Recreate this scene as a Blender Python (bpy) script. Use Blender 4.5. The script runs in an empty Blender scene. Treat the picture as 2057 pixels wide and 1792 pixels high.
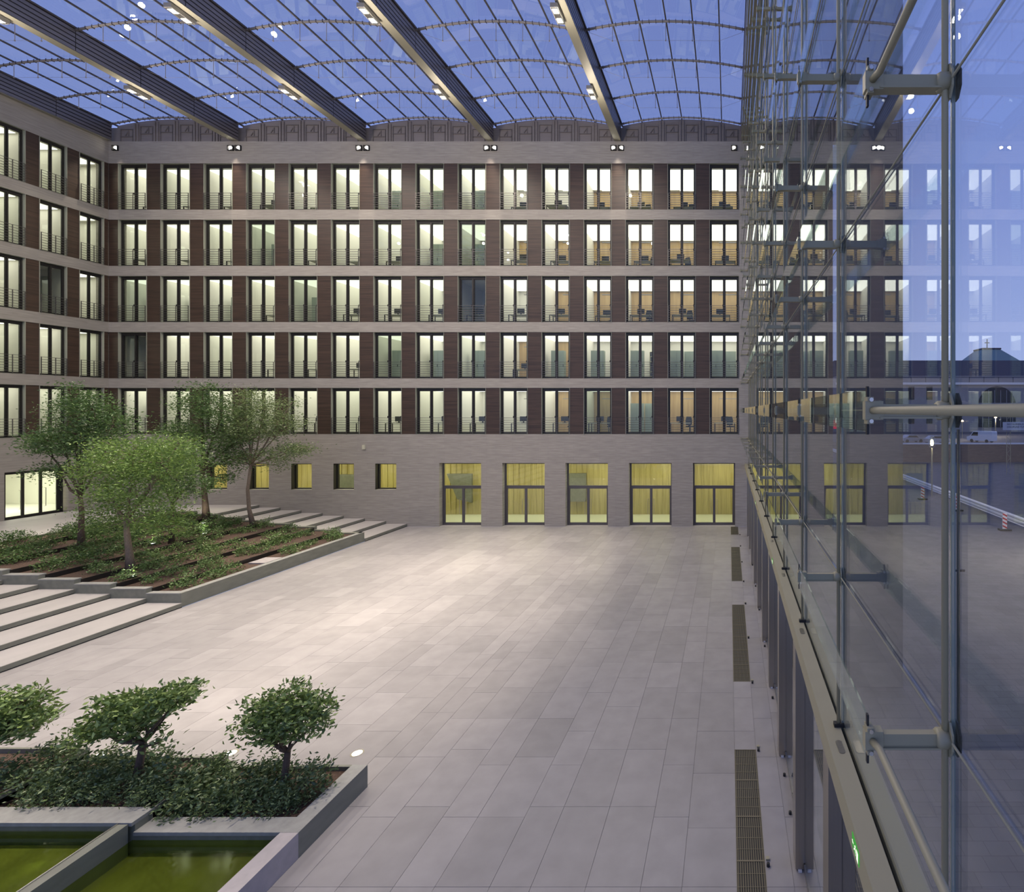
import bpy, math, random
import numpy as np
from mathutils import Vector, Matrix
R = random.Random(7)
NR = np.random.RandomState(11)
S = bpy.context.scene
COL = S.collection
D = 33.4            # distance of the rear facade from the camera
CH = 7.63           # camera height above the lower court floor
YK = [D * (1 - 0.08314 * k) for k in range(0, 14)]     # facade / roof bay lines

# ------------------------------------------------------------------ camera
cam = bpy.data.cameras.new('camera'); co = bpy.data.objects.new('camera', cam); COL.objects.link(co)
co.location = (0, 0, CH); co.rotation_euler = (math.radians(90), 0, 0)
cam.sensor_width = 36; cam.lens = 1020 / 2057 * 36
cam.shift_x = -(1464 - 1028.5) / 2057; cam.shift_y = -(896 - 824.5) / 2057
cam.clip_start = 0.05; cam.clip_end = 2000
S.camera = co
S.view_settings.view_transform = 'Standard'
try: S.view_settings.look = 'None'
except Exception: pass
S.view_settings.gamma = 1; S.view_settings.use_curve_mapping = False
S.view_settings.exposure = 0.0
S.cycles.use_denoising = True
S.cycles.caustics_reflective = False; S.cycles.caustics_refractive = False
S.cycles.transparent_max_bounces = 28; S.cycles.max_bounces = 8
S.cycles.diffuse_bounces = 3; S.cycles.glossy_bounces = 4
S.cycles.sample_clamp_indirect = 6.0

# ------------------------------------------------------------------ dusk sky
W = bpy.data.worlds.new('dusk_sky'); S.world = W; W.use_nodes = True
nt = W.node_tree; nt.nodes.clear()
tc = nt.nodes.new('ShaderNodeTexCoord'); sx = nt.nodes.new('ShaderNodeSeparateXYZ')
cr = nt.nodes.new('ShaderNodeValToRGB'); bg = nt.nodes.new('ShaderNodeBackground'); wo = nt.nodes.new('ShaderNodeOutputWorld')
nt.links.new(tc.outputs['Generated'], sx.inputs[0]); nt.links.new(sx.outputs['Z'], cr.inputs[0])
nt.links.new(cr.outputs[0], bg.inputs[0]); nt.links.new(bg.outputs[0], wo.inputs[0])
e = cr.color_ramp.elements
e[0].position = 0.0; e[0].color = (0.46, 0.55, 0.90, 1)
e[1].position = 1.0; e[1].color = (0.12, 0.175, 0.50, 1)
m_ = e.new(0.35); m_.color = (0.255, 0.345, 0.75, 1)
bg.inputs[1].default_value = 1.0

# ------------------------------------------------------------------ big light sources of the hall
FLOOD_W = 1900.0      # every beam floodlight
WALL_FLOOD_W = 1500.0
ROOM_W = 42.0
def spot(name, loc, target, watts, size=1.9, col=(1.0, 0.872, 0.73), rad=0.1, blend=0.9):
    l = bpy.data.lights.new(name, 'SPOT'); l.energy = watts; l.spot_size = size; l.spot_blend = blend
    l.color = col; l.shadow_soft_size = rad
    o = bpy.data.objects.new(name, l); COL.objects.link(o); o.location = loc
    o.rotation_euler = (Vector(target) - Vector(loc)).to_track_quat('-Z', 'Y').to_euler(); return o
def area(name, loc, sx_, sy_, watts, col=(1, 0.95, 0.80), rot=(0, 0, 0)):
    l = bpy.data.lights.new(name, 'AREA'); l.shape = 'RECTANGLE'; l.size = sx_; l.size_y = sy_; l.energy = watts; l.color = col
    o = bpy.data.objects.new(name, l); COL.objects.link(o); o.location = loc; o.rotation_euler = rot; return o
BEAMX = [-40.76, -32.45, -24.05, -15.68, -7.30, 1.02]
FLOODY = [28.1, 22.5, 16.9, 11.3, 5.7]
for bi, bx_ in enumerate(BEAMX[1:5]):
    for fy in FLOODY:
        k = {0: 0.7, 1: 0.85, 2: 1.25, 3: 1.15}[bi] * {28.1: 1.1, 22.5: 1.3, 16.9: 1.35, 11.3: 0.8, 5.7: 0.15}[fy]
        spot('flood_beam', (bx_ - 0.28, fy, 25.05), (bx_ - (0.28 if bi < 3 else 3.2), fy - 0.6, 0), FLOOD_W * 6.6 * k, size=0.56, rad=0.12, blend=1.0)
        l = bpy.data.lights.new('spill_fill', 'POINT'); l.energy = FLOOD_W * 0.09; l.color = (1.0, 0.872, 0.73); l.shadow_soft_size = 0.12
        q = bpy.data.objects.new('spill_fill', l); COL.objects.link(q); q.location = (bx_ - 0.28, fy, 24.2)  # added unseen point lamp below the fixture, lifts parapet and soffits
        spot('flood_wide', (bx_ - 0.28, fy, 25.04), (bx_ - 0.28, fy, 0), FLOOD_W * {28.1: 0.52, 22.5: 0.5, 16.9: 0.5, 11.3: 0.36, 5.7: 0.2}[fy], size=2.85, rad=0.12, blend=0.6)
bx0 = lambda px: (px - 1464) / 30.54
for wx in BEAMX[1:5]:
    spot('flood_wall', (wx, D - 0.25, 24.8), (wx, D - 12, 0), WALL_FLOOD_W * 2, size=1.5)
spot('flood_wall', (0.35, D - 0.35, 24.7), (-3, D - 12, 0), WALL_FLOOD_W, size=1.5)
spot('flood_wall', (bx0(233), D - 0.3, 24.8), (-33, D - 9, 0), WALL_FLOOD_W * 1.0, size=1.3, rad=0.08)

# ------------------------------------------------------------------ materials
def mk(name):
    m = bpy.data.materials.new(name); m.use_nodes = True; n = m.node_tree; n.nodes.clear()
    out = n.nodes.new('ShaderNodeOutputMaterial'); b = n.nodes.new('ShaderNodeBsdfPrincipled')
    n.links.new(b.outputs[0], out.inputs[0]); return m, n, b, out
def M(name, col, rough=0.6, metal=0.0, var=0.0, scale=(1, 1, 1), bump=0.0, nscale=3.0, spec=0.5, isl=0.0, objr=0.0):
    """noise-varied principled material in world coordinates"""
    m, n, b, out = mk(name)
    b.inputs['Roughness'].default_value = rough; b.inputs['Metallic'].default_value = metal
    b.inputs['Specular IOR Level'].default_value = spec
    b.inputs['Base Color'].default_value = (*col, 1)
    if var or bump or isl or objr:
        g = n.nodes.new('ShaderNodeNewGeometry'); mp = n.nodes.new('ShaderNodeMapping'); mp.inputs['Scale'].default_value = scale
        n.links.new(g.outputs['Position'], mp.inputs[0])
        nz = n.nodes.new('ShaderNodeTexNoise'); nz.inputs['Scale'].default_value = nscale; nz.inputs['Detail'].default_value = 5
        n.links.new(mp.outputs[0], nz.inputs['Vector'])
        mr = n.nodes.new('ShaderNodeMapRange'); mr.inputs[1].default_value = 0.25; mr.inputs[2].default_value = 0.75
        mr.inputs[3].default_value = 1 - var; mr.inputs[4].default_value = 1 + var
        n.links.new(nz.outputs[0], mr.inputs[0]); v = mr.outputs[0]
        if isl or objr:
            oi = n.nodes.new('ShaderNodeObjectInfo')
            ad = n.nodes.new('ShaderNodeMath'); ad.operation = 'ADD'
            n.links.new(g.outputs['Random Per Island'], ad.inputs[0]); n.links.new(oi.outputs['Random'], ad.inputs[1])
            fr = n.nodes.new('ShaderNodeMath'); fr.operation = 'FRACT'; n.links.new(ad.outputs[0], fr.inputs[0])
            m2 = n.nodes.new('ShaderNodeMapRange'); a = max(isl, objr); m2.inputs[3].default_value = 1 - a; m2.inputs[4].default_value = 1 + a * 0.7
            n.links.new(fr.outputs[0], m2.inputs[0])
            mu = n.nodes.new('ShaderNodeMath'); mu.operation = 'MULTIPLY'; n.links.new(v, mu.inputs[0]); n.links.new(m2.outputs[0], mu.inputs[1]); v = mu.outputs[0]
        vm = n.nodes.new('ShaderNodeVectorMath'); vm.operation = 'SCALE'; vm.inputs[0].default_value = col
        n.links.new(v, vm.inputs['Scale']); n.links.new(vm.outputs[0], b.inputs['Base Color'])
        if bump:
            bp = n.nodes.new('ShaderNodeBump'); bp.inputs['Strength'].default_value = bump; bp.inputs['Distance'].default_value = 0.02
            n.links.new(nz.outputs[0], bp.inputs['Height']); n.links.new(bp.outputs[0], b.inputs['Normal'])
    return m
def glassmat(name, tint=(0.96, 0.98, 0.97), f0=0.04, gain=1.0, rough=0.0, wave=0.0):
    m, n, b, out = mk(name); n.nodes.remove(b)
    g = n.nodes.new('ShaderNodeNewGeometry'); dt = n.nodes.new('ShaderNodeVectorMath'); dt.operation = 'DOT_PRODUCT'
    n.links.new(g.outputs['Incoming'], dt.inputs[0]); n.links.new(g.outputs['Normal'], dt.inputs[1])
    def mth(op, a, c=None):
        x = n.nodes.new('ShaderNodeMath'); x.operation = op
        for i, q in enumerate((a, c)):
            if q is None: continue
            if isinstance(q, (int, float)): x.inputs[i].default_value = q
            else: n.links.new(q, x.inputs[i])
        return x.outputs[0]
    c = mth('ABSOLUTE', dt.outputs['Value']); p = mth('POWER', mth('SUBTRACT', 1.0, c), 5.0)
    f = mth('ADD', mth('MULTIPLY', p, (1 - f0) * gain), f0)
    f = mth('MINIMUM', f, 0.97)
    tr = n.nodes.new('ShaderNodeBsdfTransparent'); tr.inputs[0].default_value = (*tint, 1)
    gl = n.nodes.new('ShaderNodeBsdfGlossy'); gl.inputs['Roughness'].default_value = rough; gl.inputs['Color'].default_value = (0.95, 0.97, 0.97, 1)
    if wave:
        nz = n.nodes.new('ShaderNodeTexNoise'); nz.inputs['Scale'].default_value = 1.1; nz.inputs['Detail'].default_value = 1
        n.links.new(g.outputs['Position'], nz.inputs['Vector'])
        bp = n.nodes.new('ShaderNodeBump'); bp.inputs['Strength'].default_value = wave; bp.inputs['Distance'].default_value = 0.01
        n.links.new(nz.outputs[0], bp.inputs['Height']); n.links.new(bp.outputs[0], gl.inputs['Normal'])
    mx = n.nodes.new('ShaderNodeMixShader'); n.links.new(f, mx.inputs[0]); n.links.new(tr.outputs[0], mx.inputs[1]); n.links.new(gl.outputs[0], mx.inputs[2])
    n.links.new(mx.outputs[0], out.inputs[0]); return m
def emis(name, col, st):
    m, n, b, out = mk(name); n.nodes.remove(b); em = n.nodes.new('ShaderNodeEmission'); em.inputs[0].default_value = (*col, 1); em.inputs[1].default_value = st
    n.links.new(em.outputs[0], out.inputs[0]); return m
def stonewall(name, axis, c1, c2, bw, rh, mort, rough=0.75):
    m, n, b, out = mk(name); b.inputs['Roughness'].default_value = rough
    g = n.nodes.new('ShaderNodeNewGeometry'); sp = n.nodes.new('ShaderNodeSeparateXYZ'); n.links.new(g.outputs['Position'], sp.inputs[0])
    cb = n.nodes.new('ShaderNodeCombineXYZ'); n.links.new(sp.outputs['X' if axis == 'XY' else axis], cb.inputs[0]); n.links.new(sp.outputs['Z' if axis != 'XY' else 'Y'], cb.inputs[1])
    br = n.nodes.new('ShaderNodeTexBrick'); br.inputs['Scale'].default_value = 1.0; br.inputs['Brick Width'].default_value = bw; br.inputs['Row Height'].default_value = rh
    br.inputs['Mortar Size'].default_value = 0.006; br.inputs['Color1'].default_value = (*c1, 1); br.inputs['Color2'].default_value = (*c2, 1); br.inputs['Mortar'].default_value = (*mort, 1)
    br.offset = 0.37; br.inputs['Bias'].default_value = -0.3
    n.links.new(cb.outputs[0], br.inputs['Vector'])
    mp = n.nodes.new('ShaderNodeMapping'); mp.inputs['Scale'].default_value = (1.2, 1.2, 14); n.links.new(g.outputs['Position'], mp.inputs[0])
    nz = n.nodes.new('ShaderNodeTexNoise'); nz.inputs['Scale'].default_value = 1.0; nz.inputs['Detail'].default_value = 6; n.links.new(mp.outputs[0], nz.inputs['Vector'])
    mr = n.nodes.new('ShaderNodeMapRange'); mr.inputs[1].default_value = 0.3; mr.inputs[2].default_value = 0.7; mr.inputs[3].default_value = 0.86; mr.inputs[4].default_value = 1.12
    n.links.new(nz.outputs[0], mr.inputs[0])
    vm = n.nodes.new('ShaderNodeVectorMath'); vm.operation = 'SCALE'; n.links.new(br.outputs[0], vm.inputs[0]); n.links.new(mr.outputs[0], vm.inputs['Scale'])
    n.links.new(vm.outputs[0], b.inputs['Base Color']); return m
def woodpanel(name, c1, c2, vert=False, rough=0.45, sc=16):
    m, n, b, out = mk(name); b.inputs['Roughness'].default_value = rough
    g = n.nodes.new('ShaderNodeNewGeometry'); mp = n.nodes.new('ShaderNodeMapping')
    mp.inputs['Scale'].default_value = (0.5, 0.5, sc) if not vert else (sc, sc, 0.4)
    n.links.new(g.outputs['Position'], mp.inputs[0])
    nz = n.nodes.new('ShaderNodeTexNoise'); nz.inputs['Scale'].default_value = 1; nz.inputs['Detail'].default_value = 4; nz.inputs['Roughness'].default_value = 0.6
    n.links.new(mp.outputs[0], nz.inputs['Vector'])
    rp = n.nodes.new('ShaderNodeValToRGB'); rp.color_ramp.elements[0].position = 0.3; rp.color_ramp.elements[0].color = (*c1, 1)
    rp.color_ramp.elements[1].position = 0.7; rp.color_ramp.elements[1].color = (*c2, 1)
    n.links.new(nz.outputs[0], rp.inputs[0]); n.links.new(rp.outputs[0], b.inputs['Base Color'])
    return m
def leafmat(name, c1, c2, rough=0.4, trans=0.25):
    m, n, b, out = mk(name); b.inputs['Roughness'].default_value = rough
    g = n.nodes.new('ShaderNodeNewGeometry'); rp = n.nodes.new('ShaderNodeValToRGB')
    rp.color_ramp.elements[0].color = (*c1, 1); rp.color_ramp.elements[1].color = (*c2, 1)
    n.links.new(g.outputs['Random Per Island'], rp.inputs[0]); n.links.new(rp.outputs[0], b.inputs['Base Color'])
    t = n.nodes.new('ShaderNodeBsdfTranslucent'); n.links.new(rp.outputs[0], t.inputs[0])
    mx = n.nodes.new('ShaderNodeMixShader'); mx.inputs[0].default_value = trans
    n.links.new(b.outputs[0], mx.inputs[1]); n.links.new(t.outputs[0], mx.inputs[2]); n.links.new(mx.outputs[0], out.inputs[0]); return m

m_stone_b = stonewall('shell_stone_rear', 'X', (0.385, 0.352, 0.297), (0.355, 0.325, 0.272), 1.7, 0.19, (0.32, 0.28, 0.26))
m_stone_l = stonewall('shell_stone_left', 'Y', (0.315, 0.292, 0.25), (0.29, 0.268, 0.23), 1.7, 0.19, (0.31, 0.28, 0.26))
m_wood = woodpanel('brown_timber', (0.034, 0.021, 0.015), (0.088, 0.054, 0.035))
m_frame = M('dark_bronze_frame', (0.045, 0.042, 0.038), 0.4, 0.5)
m_reveal = M('reveal_spill_tint', (0.36, 0.37, 0.28), 0.6)  # green tint paints window light spilling onto the pale reveal metal
m_rail = M('railing_steel', (0.16, 0.15, 0.14), 0.4, 0.7)
m_pane = glassmat('window_glass', (0.95, 0.98, 0.94))
m_roofglass = glassmat('roof_glass', (0.95, 0.96, 0.97), f0=0.075)
m_facade = glassmat('facade_glass', (0.95, 0.97, 0.985), gain=1.0, wave=0.06)
m_strip = glassmat('glass_strip', (0.86, 0.93, 0.91), f0=0.09)
m_slab = M('grey_floor_slab', (0.295, 0.280, 0.275), 0.42, 0, 0.10, (1, 1, 1), 0.15, 2.2, 0.4, isl=0.10, objr=0.10)
m_base = M('floor_joint', (0.30, 0.29, 0.28), 0.8)
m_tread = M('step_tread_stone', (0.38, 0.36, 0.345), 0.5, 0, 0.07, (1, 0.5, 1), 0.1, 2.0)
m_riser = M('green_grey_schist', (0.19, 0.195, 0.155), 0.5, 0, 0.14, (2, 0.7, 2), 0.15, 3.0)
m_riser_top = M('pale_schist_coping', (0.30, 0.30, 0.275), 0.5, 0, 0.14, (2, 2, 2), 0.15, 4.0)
m_granite = M('light_granite', (0.42, 0.385, 0.375), 0.45, 0, 0.10, (1, 1, 1), 0.1, 6)
m_blackgap = M('gap_shade_black', (0.01, 0.01, 0.01), 0.9)  # black stands in for the shade in the recess under each riser
m_soil = M('brown_bark_mulch', (0.085, 0.052, 0.036), 0.95, 0, 0.5, (1, 1, 1), 0.9, 22)
m_steel = M('brushed_stainless', (0.62, 0.60, 0.57), 0.30, 0.95, 0.05, (1, 1, 0.2), 0, 4)
m_steel_dk = M('dark_brushed_steel', (0.43, 0.40, 0.35), 0.28, 0.95, 0.05, (8, 8, 0.2), 0, 4)
m_olive = M('painted_grey_steel', (0.33, 0.305, 0.20), 0.5, 0.05)
m_edge = M('green_glass_edge', (0.22, 0.27, 0.24), 0.3)
m_black = M('black_rubber', (0.012, 0.012, 0.012), 0.6)
m_beam = M('beam_soffit_metal', (0.27, 0.255, 0.20), 0.5, 0.1)
m_board = M('beam_side_board', (0.24, 0.225, 0.235), 0.34, 0.6, 0.06, (1, 0.3, 1), 0, 3)
m_rib = M('roof_rib_steel', (0.36, 0.33, 0.31), 0.5, 0.3)
m_bar = M('roof_glazing_bar', (0.10, 0.09, 0.085), 0.5, 0.3)
m_tymp = M('dark_shuttered_concrete', (0.27, 0.235, 0.21), 0.85, 0, 0.12, (0.4, 1, 9), 0.2, 3)
m_tymp2 = M('dark_shuttered_concrete_edge', (0.20, 0.175, 0.16), 0.85, 0, 0.12, (0.4, 1, 9), 0.2, 3)
m_grate = M('brown_grey_grate_steel', (0.17, 0.15, 0.10), 0.5, 0.3)
m_house = M('lamp_housing_grey', (0.30, 0.29, 0.27), 0.5, 0.4)
m_lens = emis('flood_lens', (1.0, 0.93, 0.80), 14)
m_ground_l = emis('ground_lamp_lens', (1.0, 0.95, 0.97), 9)
m_white = M('white_plaster', (0.84, 0.82, 0.75), 0.9)
m_ceilw = M('white_ceiling', (0.82, 0.81, 0.76), 0.9)
m_tan = woodpanel('light_oak_panel', (0.44, 0.30, 0.13), (0.56, 0.40, 0.19), True, 0.5, 5)
m_slat = woodpanel('yellow_oak_slats', (0.40, 0.33, 0.12), (0.56, 0.48, 0.20), True, 0.55, 8)
m_corr = M('pale_corridor_floor', (0.62, 0.64, 0.50), 0.5)
m_cab = M('grey_green_cabinet', (0.36, 0.42, 0.34), 0.5)
m_shelf = M('beige_shelf', (0.60, 0.58, 0.42), 0.6)
m_binder = M('dark_binders', (0.06, 0.065, 0.06), 0.7, 0, 0.3, (9, 9, 9), 0, 3)
m_dark = M('dark_office_fabric', (0.035, 0.04, 0.035), 0.8)
m_desk = M('desk_top', (0.35, 0.36, 0.29), 0.5)
m_doorfr = M('grey_door_frame', (0.125, 0.115, 0.115), 0.45, 0.4)
m_leaf_big = leafmat('feathery_leaf', (0.09, 0.17, 0.035), (0.27, 0.40, 0.09))
m_leaf_dark = leafmat('dark_leaf', (0.06, 0.115, 0.035), (0.15, 0.25, 0.07))
m_leaf_grey = leafmat('grey_green_leaf', (0.10, 0.15, 0.05), (0.24, 0.31, 0.12))
m_leaf_gloss = leafmat('glossy_leaf', (0.075, 0.13, 0.03), (0.29, 0.39, 0.12), 0.28, 0.15)
m_leaf_shrub = leafmat('shrub_leaf', (0.06, 0.10, 0.035), (0.20, 0.27, 0.11), 0.35, 0.15)
m_leaf_cover = leafmat('groundcover_leaf', (0.07, 0.14, 0.03), (0.26, 0.38, 0.13), 0.4, 0.2)
m_bark = M('brown_bark', (0.10, 0.068, 0.045), 0.9, 0, 0.3, (6, 6, 1.5), 0.6, 8)
m_bark_l = M('pale_bark', (0.22, 0.17, 0.12), 0.9, 0, 0.3, (6, 6, 1.5), 0.6, 8)
m_white_p = M('white_paint', (0.75, 0.74, 0.74), 0.5)
m_red = M('red_paint', (0.45, 0.03, 0.03), 0.5)
m_dkbuild = M('dark_outer_stone', (0.13, 0.12, 0.12), 0.9, 0, 0.1, (1, 1, 6), 0, 1)

# ------------------------------------------------------------------ helpers
def link(o, parent=None):
    COL.objects.link(o)
    if parent is not None: o.parent = parent
    return o
def mesh(name, V, F, mat, smooth=False):
    me = bpy.data.meshes.new(name); me.from_pydata(V, [], F); me.update()
    if mat is not None: me.materials.append(mat)
    if smooth: me.polygons.foreach_set('use_smooth', [True] * len(me.polygons))
    return me
class MB:
    def __init__(s): s.V = []; s.F = []
    def box(s, x0, x1, y0, y1, z0, z1, f=None):
        b = len(s.V)
        for z in (z0, z1):
            for x, y in ((x0, y0), (x1, y0), (x1, y1), (x0, y1)): s.V.append(f(x, y, z) if f else (x, y, z))
        for q in ((3, 2, 1, 0), (4, 5, 6, 7), (0, 1, 5, 4), (1, 2, 6, 5), (2, 3, 7, 6), (3, 0, 4, 7)): s.F.append(tuple(b + i for i in q))
        return s
    def prism(s, pts, y0, y1, f=None):          # polygon in x,z extruded along y
        b = len(s.V); n = len(pts)
        for y in (y0, y1):
            for x, z in pts: s.V.append(f(x, y, z) if f else (x, y, z))
        s.F.append(tuple(b + i for i in range(n))); s.F.append(tuple(b + n + i for i in reversed(range(n))))
        for i in range(n):
            j = (i + 1) % n; s.F.append((b + i, b + n + i, b + n + j, b + j))
        return s
    def tube(s, pts, rads, n=8):
        pts = [Vector(p) for p in pts]
        if isinstance(rads, (int, float)): rads = [rads] * len(pts)
        b0 = len(s.V)
        for i, p in enumerate(pts):
            t = (pts[min(i + 1, len(pts) - 1)] - pts[max(i - 1, 0)])
            t = t.normalized() if t.length > 1e-9 else Vector((0, 0, 1))
            a = t.cross(Vector((0, 0, 1)) if abs(t.z) < 0.9 else Vector((1, 0, 0))).normalized(); c = t.cross(a)
            for k in range(n):
                w = 2 * math.pi * k / n; s.V.append(tuple(p + (a * math.cos(w) + c * math.sin(w)) * rads[i]))
        for i in range(len(pts) - 1):
            for k in range(n):
                q = b0 + i * n + k; r = b0 + i * n + (k + 1) % n; s.F.append((q, r, r + n, q + n))
        s.F.append(tuple(b0 + k for k in reversed(range(n)))); s.F.append(tuple(b0 + (len(pts) - 1) * n + k for k in range(n)))
        return s
    def me(s, name, mat, smooth=False): return mesh(name, s.V, s.F, mat, smooth)
    def build(s, name, mat, parent=None, loc=None, smooth=False):
        o = bpy.data.objects.new(name, s.me(name, mat, smooth))
        if loc: o.location = loc
        return link(o, parent)
def tag(o, label=None, cat=None, group=None, kind=None):
    if label: o['label'] = label
    if cat: o['category'] = cat
    if group: o['group'] = group
    if kind: o['kind'] = kind
    return o
def empty(name, loc=(0, 0, 0), rz=0, **k):
    o = bpy.data.objects.new(name, None); link(o); o.location = loc; o.rotation_euler = (0, 0, rz); o.empty_display_size = 0.2
    return tag(o, **k)
def inst(name, me, parent, loc=(0, 0, 0), rot=None, scale=None):
    o = bpy.data.objects.new(name, me); link(o, parent); o.location = loc
    if rot: o.rotation_euler = rot
    if scale: o.scale = scale
    return o
def wallgrid(mb, u0, u1, z0, z1, holes, d0, d1, f):
    us = sorted({u0, u1, *[h[0] for h in holes], *[h[1] for h in holes]}); us = [u for u in us if u0 <= u <= u1]
    for a, b in zip(us, us[1:]):
        c = (a + b) / 2; hs = sorted([(h[2], h[3]) for h in holes if h[0] < c < h[1]]); z = z0
        for h0, h1 in hs:
            if h0 > z + 1e-4: mb.box(a, b, d0, d1, z, h0, f)
            z = max(z, h1)
        if z < z1 - 1e-4: mb.box(a, b, d0, d1, z, z1, f)
FB = lambda u, d, z: (u, D + d, z)
LX = -40.8
FL = lambda u, d, z: (LX - d, u, z)
bx = lambda px: (px - 1464) / 30.54          # rear facade measure: metres from the camera axis
ORD = ['leftmost', 'second from the left', 'third from the left', 'fourth from the left', 'fifth from the left', 'sixth from the left', 'seventh from the left',
       'middle', 'seventh from the right', 'sixth from the right', 'fifth from the right', 'fourth from the right', 'third from the right', 'second from the right', 'rightmost']
NTH = ['first', 'second', 'third', 'fourth', 'fifth', 'sixth', 'seventh', 'eighth', 'ninth', 'tenth', 'eleventh', 'twelfth', 'thirteenth', 'fourteenth', 'fifteenth', 'sixteenth', 'seventeenth', 'eighteenth', 'nineteenth', 'twentieth', 'twenty-first', 'twenty-second']
ROW = ['lowest office row', 'second office row from below', 'middle office row', 'second office row from the top', 'top office row']

# ------------------------------------------------------------------ rear wall
SILL = [6.07, 9.74, 13.44, 17.14, 20.84]; WH = 3.04
PL = [293.8, 380.3, 466, 551.4, 636.6, 721.7, 806.1, 891, 975.5, 1059.5, 1144, 1228.2, 1312.8, 1396.9]
WL = [237.4] + [p + 28.7 for p in PL]; WL = [bx(p) for p in WL]
WW = [bx(PL[i]) - WL[i] for i in range(14)] + [bx(1484) - WL[14]]
DOORS = [(882.3, 966.4), (1009, 1094), (1135.8, 1221), (1263.4, 1349), (1391.7, 1476.7)]
DOORS = [(bx(a), bx(b)) for a, b in DOORS]; DTOP = 4.17
SW = [(415, 456), (500, 540), (585, 626), (669.8, 711), (753.8, 796)]
SW = [(bx(a), bx(b)) for a, b in SW]
wb = MB(); RX = 1.31
holes = [(a, b, 0.0, DTOP) for a, b in DOORS] + [(a, b, 2.42, 4.13) for a, b in SW]
wallgrid(wb, LX - 0.5, RX, 0, SILL[0], holes, 0, 0.5, FB)
for k in range(5):
    top = SILL[k] + WH; nxt = SILL[k + 1] if k < 4 else 25.33
    wb.box(LX - 0.5, RX, 0, 0.5, top, nxt, FB)
    wb.box(bx(1484), RX, 0, 0.5, SILL[k], top, FB)
wallback = tag(wb.build('wall_back', m_stone_b), 'pale grey shell stone rear facade with five rows of office windows', 'wall', None, 'structure')
# timber panels between the windows
pm = MB()
pm.box(0, 1, 0.03, 0.12, 0, WH); pme = pm.me('wood_panel', m_wood)
for k in range(5):
    for i in range(14):
        a = bx(PL[i]); w = WL[i + 1] - a
        inst('wood_panel', pme, wallback, (a, D, SILL[k]), None, (w, 1, 1))
    inst('wood_panel', pme, wallback, (LX, D, SILL[k]), None, (WL[0] - LX, 1, 1))
# window prototype: frame, two casements, two panes; the frame face lies 0.16 back
def window_meshes(w, fw=0.085, hm=0.04, cf=0.05):
    f = MB(); d0, d1 = 0.16, 0.30
    f.box(0, fw, d0, d1, 0, WH); f.box(w - fw, w, d0, d1, 0, WH); f.box(fw, w - fw, d0, d1, WH - 0.16, WH); f.box(fw, w - fw, d0, d1, 0, 0.07)
    f.box(w / 2 - hm, w / 2 + hm, d0, d1, 0.07, WH - 0.16)
    rv = MB(); rv.box(-0.015, 0.004, 0.0, d0, 0, WH); rv.box(w - 0.004, w + 0.015, 0.0, d0, 0, WH); rv.box(0, w, 0.0, d0, WH - 0.01, WH + 0.01); rv.box(0, w, 0, d0, -0.01, 0.012)
    c = MB(); pw = w / 2 - hm - fw
    for x in (0,):
        c.box(0, cf, 0.2, 0.27, 0, WH - 0.23); c.box(pw - cf, pw, 0.2, 0.27, 0, WH - 0.23); c.box(cf, pw - cf, 0.2, 0.27, WH - 0.23 - cf, WH - 0.23); c.box(cf, pw - cf, 0.2, 0.27, 0, cf)
        c.box(pw - cf - 0.03, pw - cf + 0.01, 0.16, 0.2, 1.0, 1.12)
    p = MB(); p.box(0, pw - 2 * cf, 0.225, 0.24, 0, WH - 0.23 - 2 * cf)
    return f.me('window_frame', m_frame), c.me('casement', m_frame), p.me('pane', m_pane), fw, pw, cf, rv.me('reveal_lining', m_reveal)
WM = window_meshes(1.85); WML = window_meshes(1.23, 0.06, 0.032, 0.035)
def railing_meshes(w):
    r = MB()
    for i in range(7): r.box(0.0, w, -0.06, -0.035, 1.08 - i * 0.152 - 0.022, 1.08 - i * 0.152)
    p = MB(); p.box(0, 0.028, -0.05, -0.02, 0, 1.08)
    return r.me('railing_bars', m_rail), p.me('post', m_rail)
RM = railing_meshes(1.85); RML = railing_meshes(1.23)
wn = 0
def add_window(loc, rz, wm, w, sx, label, group, rlabel, rgroup, rm, rail=True):
    global wn; wn += 1
    fme, cme, pme_, fw, pw, cf, rvm = wm
    o = bpy.data.objects.new('window_%d' % wn, fme); link(o); o.location = loc; o.rotation_euler = (0, 0, rz); o.scale = (sx, 1, 1)
    tag(o, label, 'window', group, 'structure')
    inst('reveal_lining', rvm, o)
    for x in (fw, w - fw - pw):
        c = inst('casement', cme, o, (x, 0, 0.07)); inst('pane', pme_, c, (cf, 0, cf))
    if rail:
        r = empty('railing', loc, rz, label=rlabel, cat='railing', group=rgroup); r.scale = (sx, 1, 1)
        inst('rail_bars', rm[0], r)
        for x in (0.02, w * 0.54, w - 0.048): inst('post', rm[1], r, (x, 0, 0))
for k in range(4, -1, -1):
    for i in range(15):
        add_window((WL[i], D, SILL[k]), 0, WM, 1.85, WW[i] / 1.85,
                   'lit office window, %s, rear facade, %s' % (ORD[i], ROW[k]), 'rear facade office windows',
                   'slim bar railing, %s, rear facade, %s' % (ORD[i], ROW[k]), 'window railings on the rear facade', RM)
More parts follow.
